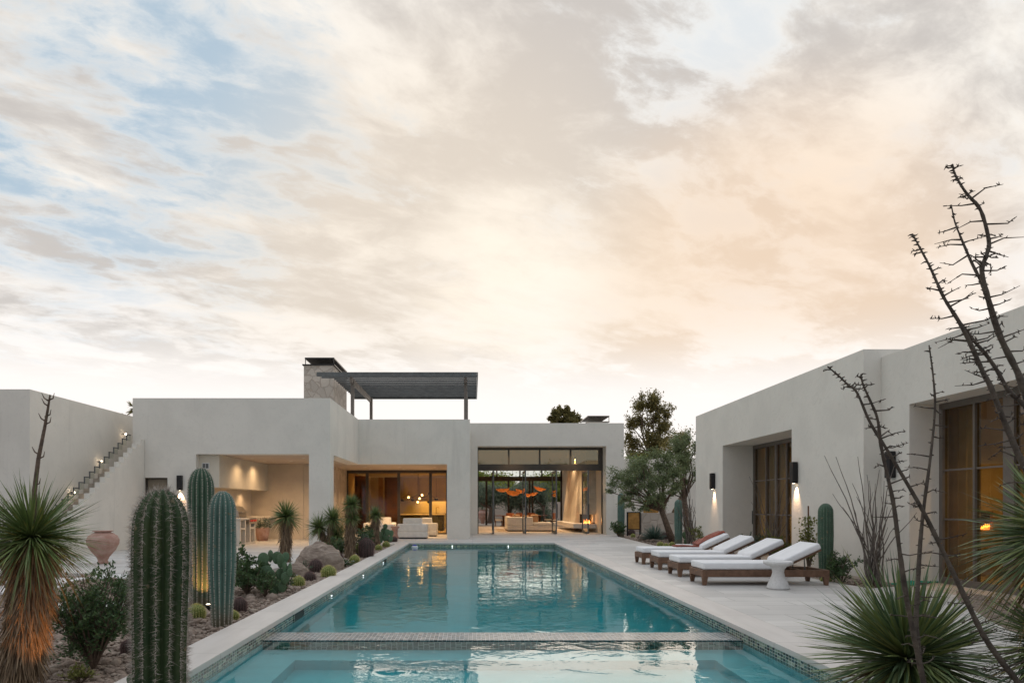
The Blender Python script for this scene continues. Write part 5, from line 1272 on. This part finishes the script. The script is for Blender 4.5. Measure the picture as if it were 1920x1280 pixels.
pear('large prickly pear with upright grey green pads left of the boulder', 518, 11.2,
     [(494, 1049, 14, .72, 10, 0), (503, 1043, 12, .72, -40, .12), (516, 1046, 12, .75, 15, .1), (526, 1051, 14, .60, -20, 0), (532, 1046, 11, .7, 40, .1), (499, 1072, 13, .9, 20, 0), (510, 1078, 12, .8, -25, -.05),
      (525, 1078, 13, .7, 30, .05), (534, 1064, 12, .55, 60, 0), (541, 1068, 13, .5, 70, .06), (536, 1083, 12, .7, 20, -.04), (517, 1096, 13, .7, 0, 0), (528, 1100, 12, .7, 30, 0), (546, 1072, 8, .7, 20, -.1), (514, 1110, 11, .7, 10, 0)])
pear('prickly pear between the small yucca and the patio corner', 722, 24.0,
     [(712, 1003, 7, .8, 10, 0), (718, 996, 6.5, .8, -20, .1), (726, 998, 7, .8, 15, 0), (733, 1000, 6.5, .8, 40, .1), (713, 1012, 7, .8, 30, 0), (722, 1008, 7, .8, 0, 0), (732, 1010, 6, .8, 20, 0), (706, 997, 6, .8, 0, .1), (722, 987, 5.5, .8, 10, .05)])
pear('small prickly pear pad at the bottom edge left of the foreground cactus', 252, 4.65, [(252, 1275, 13, 1.1, 10, 0), (262, 1300, 14, .9, -20, 0), (245, 1310, 16, .9, 20, 0), (254, 1345, 22, .8, 0, 0)])
pear('prickly pear behind the grey green cactus on the right', 1286, 25, [(1284, 1003, 7, .8, 10, 0), (1292, 1006, 6, .8, 30, .1), (1288, 1016, 8, .7, 0, 0)])

# ocotillos: bundles of long thin grey wands
OCO = mat('ocotillo_wand', (.17,.145,.125), .9, .4, 20, .6, 60)
def ocotillo(label, bpx, Y, tips, hgt=None, bend=.12, r0=.016, base_spread=.06, z0=-.05, sub=.5):
    x0 = gx(bpx, Y); t = thing('ocotillo', label, 'ocotillo', (x0, Y, z0)); mb = MB()
    for (px, py) in tips:
        e = at(px, py, Y) - Vector((x0, Y, z0)); e.y += rng.uniform(-.35, .35)*min(1, e.length); s = Vector((rng.uniform(-1,1)*base_spread, rng.uniform(-1,1)*base_spread, 0))
        P_ = []; n = 9; ph, am = rng.uniform(0, 6), rng.uniform(.006, .018)
        for i in range(n+1):
            u = i/n; p = s.lerp(e, u); out = Vector((e.x, e.y, 0))*(-bend)*math.sin(math.pi*u); p = p + out + Vector((am*math.sin(ph+u*13), am*math.cos(ph+u*11), 0))*(1+2*u)
            P_.append(p)
        mb.tube(P_, [r0*(1-.75*i/n) for i in range(n+1)], 6)
        if rng.random() < sub:
            i = rng.randrange(2, 5); d = Vector((rng.uniform(-.25,.25), rng.uniform(-.2,.2), rng.uniform(.4,.9)))*e.length*.4
            mb.tube([P_[i], P_[i]+d*.5+Vector((0,0,.02)), P_[i]+d+Vector((d.x*.2,0,0))], [r0*.6, r0*.4, r0*.2], 5)
    ob('wands', mb, OCO, t, smooth=True)
    return t
ocotillo('tall grey ocotillo fan against the guest wing wall', 1640, 12.3, [(1557,852),(1576,855),(1594,858),(1612,890),(1605,905),(1570,925),(1582,950),(1598,945),(1622,930),(1634,900),(1648,880),(1655,905),(1662,930),(1668,870),(1678,900),(1690,930),(1697,960),(1650,950),(1640,985),(1628,965),(1672,950),(1660,985)], base_spread=.14, r0=.017)
ocotillo('grey ocotillo in front of the far recessed glass doors', 1448, 17.7, [(1405,893),(1437,878),(1420,905),(1460,890),(1478,878),(1482,920),(1432,930),(1470,930),(1446,915),(1412,940),(1490,950),(1425,960)], r0=.014, sub=.8)
ocotillo('twisting bare ocotillo at the far corner of the guest wing', 1305, 23.8, [(1324,872),(1318,905),(1310,900),(1336,940),(1296,935),(1330,925),(1288,930),(1275,925)], r0=.022, bend=-.12, sub=.9)
ocotillo('thick clump of grey stems below the guest wing corner', 1297, 24.2, [(1268,950),(1276,930),(1284,915),(1290,945),(1300,935),(1308,950),(1312,930),(1280,960),(1294,905),(1318,960)], r0=.028, sub=.9, base_spread=.15)
# climbing dead stalks in the near right: spiny branches with short twigs
SPB = mat('spiny_branch_bark', (.12,.10,.08), .85, .45, 14, .8, 60, base2=(.055,.045,.038))
def spiny(name, label, base, chains, cat='spiny shrub', twig=1.0):
    t = thing(name, label, cat, tuple(base))
    for (pts, r0, r1, Yd, lean) in chains:
        n = len(pts); W_ = [at(px, py, Yd + lean*i/(n-1)) - Vector(base) for i, (px, py) in enumerate(pts)]
        # smooth the polyline
        P_ = []
        for i in range(n-1):
            a = W_[max(i-1, 0)]; b_ = W_[i]; c = W_[i+1]; d = W_[min(i+2, n-1)]
            for k in range(5):
                u = k/5; P_.append(.5*((2*b_)+(c-a)*u+(2*a-5*b_+4*c-d)*u*u+(3*b_-a-3*c+d)*u**3))
        P_.append(W_[-1]); m_ = len(P_)
        rad = [.86*(r0+(r1-r0)*i/(m_-1))*(1+.12*rng.uniform(-1, 1)) for i in range(m_)]
        mb = MB(); mb.tube(P_, rad, 8)
        ob('branch', mb, SPB, t, smooth=True)
        tw = MB(); side = 1
        tot = sum((P_[i+1]-P_[i]).length for i in range(m_-1)); nt = int(tot/.026*twig)
        for j in range(nt):
            u = (j+rng.random())/nt*(m_-1); i = min(int(u), m_-2); p = P_[i].lerp(P_[i+1], u-i); d = (P_[i+1]-P_[i]).normalized()
            f_ = u/(m_-1); ln = .020 if rng.random() < .45 else rng.uniform(.05, .15)*(1 if .12 < f_ < .80 else .3)
            side = -side; o = Vector((side*rng.uniform(.5, 1), rng.uniform(-.8, .8), rng.uniform(-.1, .45))); o = (o - d*o.dot(d)*.6).normalized()
            e = p + o*ln; m2 = p + o*ln*.5 + Vector((rng.gauss(0,1), rng.gauss(0,1), rng.gauss(0,1)))*ln*.10
            rr_ = .0050 if ln > .03 else .0062
            tw.tube([p, m2, e], [rr_, rr_*.6, .0012], 5)
            if ln > .03:
                for q in range(rng.randint(3, 6)):
                    b_ = m2.lerp(e, rng.random()); tw.tube([b_, b_+Vector((rng.gauss(0,1), rng.gauss(0,1), rng.gauss(.3,1))).normalized()*.016], [.0032, .0009], 4)
        ob('thorns', tw, SPB, t)
    return t
spiny('spiny_branched_shrub', 'bare thorny branches crossing in front of the guest wing', (gx(1745, 3.6), 3.6, -.06), [
    ([(2060,1500),(1990,1390),(1910,1280),(1880,1242),(1845,1192),(1812,1125),(1777,1052),(1752,1000),(1727,951),(1686,881),(1659,836),(1631,791),(1607,736),(1590,721),(1572,704),(1553,688)], .021, .0045, 3.55, .25),
    ([(1765,1470),(1740,1330),(1732,1280),(1720,1222),(1700,1122),(1687,1035),(1676,949),(1666,901),(1652,836),(1645,784),(1628,743),(1618,720),(1614,702)], .020, .004, 3.6, -.1),
    ([(1724,1240),(1718,1172),(1720,1110),(1726,1010),(1734,936),(1745,853),(1753,767),(1750,709),(1742,647)], .0165, .004, 3.6, .2)], twig=.85)
spiny('spiny_branched_shrub', 'tall bare thorny branches rising from the right edge into the sky', (gx(2090, 3.3), 3.3, -.06), [
    ([(2120,1460),(2080,1200),(2010,950),(1960,820),(1920,733),(1909,700),(1877,635),(1857,575),(1841,510),(1850,478),(1854,451),(1839,395),(1815,366),(1801,346),(1790,325),(1785,308)], .024, .0035, 3.3, .1),
    ([(1846,545),(1839,526),(1824,497),(1812,470),(1801,444),(1790,415),(1784,386)], .010, .003, 3.36, .15),
    ([(2110,1460),(2050,1200),(1980,1000),(1920,874),(1889,805),(1858,726),(1844,700),(1824,654),(1801,608),(1772,562),(1757,530),(1742,497),(1725,465),(1711,439)], .020, .0035, 3.2, .2),
    ([(2030,960),(1960,820),(1920,760),(1892,733),(1868,692),(1845,660),(1827,640),(1812,620),(1802,606)], .014, .007, 3.25, .1)])

# ------------------------------------------------------------------ trees
def tree(name, label, x, y, h, crown_r, trunk_r, m, nleaf, ll, lw, levels=4, seed=1, lean=(0, 0), first=.35, spread=.75, cl=.35, z0=-.06, group=None, upb=.25, droop=0, multi=1, bark=BARK):
    rr = random.Random(seed); t = thing(name, label, 'tree', (x, y, z0), group=group); mb = MB(); tips = []
    def grow(p, d, ln, r, lev):
        n = 4; P_ = [p]; q = p; dd = d.copy()
        for i in range(n):
            dd = (dd + Vector((rr.gauss(0, .13), rr.gauss(0, .13), upb*.12 - droop*.06*(levels-lev)))).normalized(); q = q + dd*ln/n; P_.append(q)
        mb.tube(P_, [r*(1-.38*i/n) for i in range(n+1)], 7 if lev < 2 else 4, cap=False)
        if lev >= levels-2:
            for q_ in P_[1:]: tips.append(q_)
        if lev >= levels: return
        k = rr.choice((2, 3)) if lev else 3
        for j in range(k):
            ax = Vector((rr.gauss(0, 1), rr.gauss(0, 1), rr.gauss(0, .6) + upb)).normalized(); nd = (dd*(1-spread*.55) + ax*spread).normalized()
            grow(P_[-1] if rr.random() < .6 else P_[-2], nd, ln*rr.uniform(.62, .88), r*.62*rr.uniform(.75, 1), lev+1)
    for k_ in range(multi):
        a = rr.uniform(0, 6.28); d0 = Vector((lean[0]+.3*(multi > 1)*math.cos(a), lean[1]+.3*(multi > 1)*math.sin(a), 1)).normalized()
        grow(Vector((.1*k_, 0, 0)), d0, h*first, trunk_r, 0)
    zs = max(p.z for p in tips); kz = h/zs*.97; xr = float(np.percentile([math.hypot(p.x, p.y) for p in tips], 88)); kx = crown_r/xr
    sc = lambda v: (v[0]*(kx if True else 1)*(.35+.65*min(1, v[2]/(h*.4))) + v[0]*(1-min(1, v[2]/(h*.4)))*.5, v[1]*kx, v[2]*kz)
    sc = lambda v: (v[0]*kx, v[1]*kx, v[2]*kz)
    mb.v = [sc(v) for v in mb.v]
    ob('trunk', mb, bark, t, smooth=True)
    T = np.array([sc(p) for p in tips]); k = nleaf; idx = nr.integers(0, len(T), k)
    C = T[idx] + nr.normal(0, 1, (k, 3))*cl*np.array([1, 1, .75])*nr.random((k, 1))
    D = nr.normal(0, 1, (k, 3)) + np.array([0, 0, -droop*1.5])
    ob('crown', leaves(C, D, nr.uniform(.6, 1.3, k)*ll, nr.uniform(.7, 1.2, k)*lw), m, t)
    return t
MESQ = mat('mesquite_leaf', (.16,.20,.10), .6, .2, 4, island=[(.11,.15,.06),(.20,.25,.12),(.31,.35,.18)], trans=.3)
DKL = mat('dusk_leaf', (.17,.15,.06), .6, .2, 4, island=[(.11,.115,.04),(.23,.20,.07),(.38,.30,.11)], trans=.5)
OLV = mat('olive_leaf', (.16,.20,.14), .6, .2, 4, island=[(.12,.17,.12),(.21,.27,.19),(.32,.36,.26)], trans=.4)
def clump_tree(name, label, bpx, Y, fork, lumps, tr, m, n, ll, lw, dspread=1.0, seed=1, squash=.85, z0=-.06, stray=.12, cat='tree'):
    """limbs run from the fork to each leaf clump; positions are the tree's own, in metres"""
    rr = random.Random(seed); g_ = np.random.default_rng(seed); x0 = gx(bpx, Y); t = thing(name, label, cat, (x0, Y, z0)); mb = MB()
    o3 = Vector((x0, Y, z0)); f_ = at(fork[0], fork[1], Y) - o3
    mid0 = f_*.5 + Vector((rr.uniform(-.1, .1), rr.uniform(-.1, .1), 0))*f_.length*.3
    mb.tube([(0, 0, 0), mid0, f_], [tr*1.25, tr, tr*.85], 9)
    C, D = [], []; tot = sum(r*r for _, _, r in lumps)
    for (px, py, rp) in lumps:
        c = at(px, py, Y) - o3; c.y += rr.uniform(-1, 1)*dspread; r = rp*Y/F; v = c - f_
        b1 = f_ + v*.4 + Vector((rr.gauss(0, 1), rr.gauss(0, 1), .5))*v.length*.06; b2 = f_ + v*.75 + Vector((rr.gauss(0, 1), rr.gauss(0, 1), .2))*v.length*.05
        mb.tube([f_*.96, b1, b2, c], [tr*.42, tr*.26, tr*.14, tr*.06], 6, cap=False)
        k = int(n*rp*rp/tot); ns = max(6, int(k/70)); ends = []
        for _ in range(ns):
            d = Vector((rr.gauss(0, 1), rr.gauss(0, 1), rr.gauss(.15, .9))).normalized()*r*rr.uniform(.5, 1.12 + stray*4.2)*(1 if rr.random() < .75 else .6); s0 = b2.lerp(c, rr.random()); e = c + d
            mb.tube([s0, s0.lerp(e, .5) + Vector((0, 0, r*.06)), e], [tr*.07, tr*.05, tr*.015], 4, cap=False); ends.append((s0, e))
        for _ in range(k):
            s0, e = ends[rr.randrange(ns)]; u = rr.uniform(.35, 1.05); q = s0.lerp(e, u)
            C.append((q.x + rr.gauss(0, 1)*r*stray, q.y + rr.gauss(0, 1)*r*stray, q.z + rr.gauss(0, 1)*r*stray*squash)); D.append((rr.gauss(0, 1), rr.gauss(0, 1), rr.gauss(-.25, .8)))
    ob('trunk', mb, BARK, t, smooth=True); k = len(C)
    ob('crown', leaves(np.array(C), np.array(D), g_.uniform(.6, 1.3, k)*ll, g_.uniform(.7, 1.2, k)*lw), m, t)
    return t
clump_tree('mesquite_tree', 'wide green mesquite spreading in front of the gallery corner', 1262, 27.2, (1240, 955), [(1150,905,9),(1162,890,13),(1178,878,15),(1174,905,13),(1195,868,15),(1194,895,17),(1188,922,14),(1213,860,13),(1215,885,17),(1212,912,16),(1235,873,15),(1236,900,16),(1226,930,12),(1250,860,13),(1256,886,14),(1206,938,10),(1143,920,6),(1228,848,8),(1165,935,9),(1178,945,8),(1240,930,10),(1200,952,8),(1256,912,10)], .12, MESQ, 18000, .095, .017, 1.0, 5, stray=.24)
clump_tree('mesquite_tree', 'leaning mesquite with dark trunk beside the guest wing', 1292, 29.5, (1284, 935), [(1262,838,12),(1275,828,11),(1290,822,9),(1268,860,13),(1287,850,12),(1299,838,8),(1262,882,11),(1280,878,12),(1296,868,9),(1288,902,9),(1300,890,7),(1254,850,7),(1272,905,9),(1262,925,8)], .12, MESQ, 11500, .10, .017, .9, 8, stray=.24)
clump_tree('gum_tree', 'tall airy tree behind the garden wall with dusk light through it', 1220, 52, (1219, 850), [(1186,790,11),(1180,820,10),(1192,765,10),(1205,754,10),(1221,750,11),(1237,766,11),(1250,774,9),(1256,795,8),(1240,800,12),(1222,780,12),(1207,788,12),(1194,836,12),(1214,820,13),(1236,830,12),(1252,822,8),(1226,850,11),(1204,856,11),(1180,852,9),(1226,742,5),(1199,746,5)], .20, DKL, 13500, .21, .040, 1.3, 12, stray=.30)
clump_tree('round_tree', 'small dense rounded tree showing above the gallery roof', 1056, 62, (1056, 812), [(1031,787,6),(1040,777,7),(1051,770,8),(1062,770,8),(1073,777,8),(1082,786,6),(1047,786,8),(1061,786,9),(1074,790,8),(1056,800,10),(1040,800,8),(1074,802,8)], .3, DKL, 13000, .24, .07, .8, 22, stray=.15)
tree('bright_tree', 'bright green low tree behind the garden wall', gx(1192, 46), 46, 4.9, 2.0, .16, LG4, 9000, .14, .035, 5, 31, (0, 0), .3, .85, .35)
tree('distant_tree', 'dark foliage rising above the wall beside the guest wing', gx(1290, 44), 44, 6.4, 2.2, .2, DKL, 10000, .16, .035, 5, 33, (0, 0), .3, .8, .35)
for i, (px, Y, h_, r_, m_, s, lb) in enumerate(((918, 55, 3.4, 1.5, OLV, 41, 'grey green olive tree at the left end of the gallery garden'), (955, 56, 3.6, 1.7, OLV, 42, 'grey green olive tree behind the left dining table'), (990, 55.5, 3.2, 1.5, OLV, 43, 'grey green olive tree in the middle of the gallery garden'), (1022, 56, 3.5, 1.5, OLV, 44, 'grey green olive tree behind the right dining table'),
        (905, 66, 4.7, 3.2, LG4, 45, 'bright green tree beyond the peach wall at left'), (965, 68, 4.5, 3.4, LG4, 46, 'bright green tree beyond the peach wall in the middle'), (1025, 66, 4.7, 3.2, LG4, 47, 'bright green tree beyond the peach wall at right'), (1070, 64, 4.4, 2.6, LG4, 48, 'bright green tree beyond the right end of the gallery'))):
    tree('garden_tree', lb, gx(px, Y), Y, h_, r_, .14, m_, 9000 if i < 4 else 11000, .16 if i < 4 else .26, .035 if i < 4 else .07, 4, s, first=.28, spread=.85, cl=.45 if i < 4 else .7, group='trees seen through the gallery')
# palm tuft beyond the left wing
pt = thing('palm_tree', 'palm whose dark crown peeks over the left end of the roof', 'palm tree', (gx(256, 33), 33, -.06))
ob('trunk', MB().tube([(0,0,0),(0,0,3),(.05,0,6.2)], [.16,.13,.12], 10), BARK, pt, smooth=True)
fr_ = []; Bc, Dc = [], []
for i in range(26):
    a = rng.uniform(0, 6.28); e = rng.uniform(-.5, .7); d = Vector((math.cos(a)*math.cos(e), math.sin(a)*math.cos(e), math.sin(e)))
    for k in range(26):
        Bc.append(tuple(Vector((.05, 0, 6.15)) + d*.30)); Dc.append(tuple(d + Vector((rng.gauss(0,.28), rng.gauss(0,.28), rng.gauss(0,.28)))))
n = len(Bc); ob('crown', blades(np.array(Bc), np.array(Dc), nr.uniform(.22, .34, n), np.full(n, .012), .1), DKL, pt)
# trees standing behind the camera: what the glass and the water mirror
for i, (x, y, h_, r_) in enumerate(((-9, -12, 6, 3.5), (2, -16, 7, 4), (11, -10, 6.5, 3.5), (24, 34, 7, 3), (-22, 44, 7, 3.5))):
    tree('garden_tree', ['rounded desert tree left of the house forecourt', 'tall rounded tree opposite the pool', 'rounded tree opposite the guest wing', 'tree beyond the guest wing roof', 'tree beyond the left side building'][i], x, y, h_, r_, .2, MESQ, 6000, .2, .06, 4, 60+i, first=.3, spread=.85, cl=.6, group='garden trees around the plot')
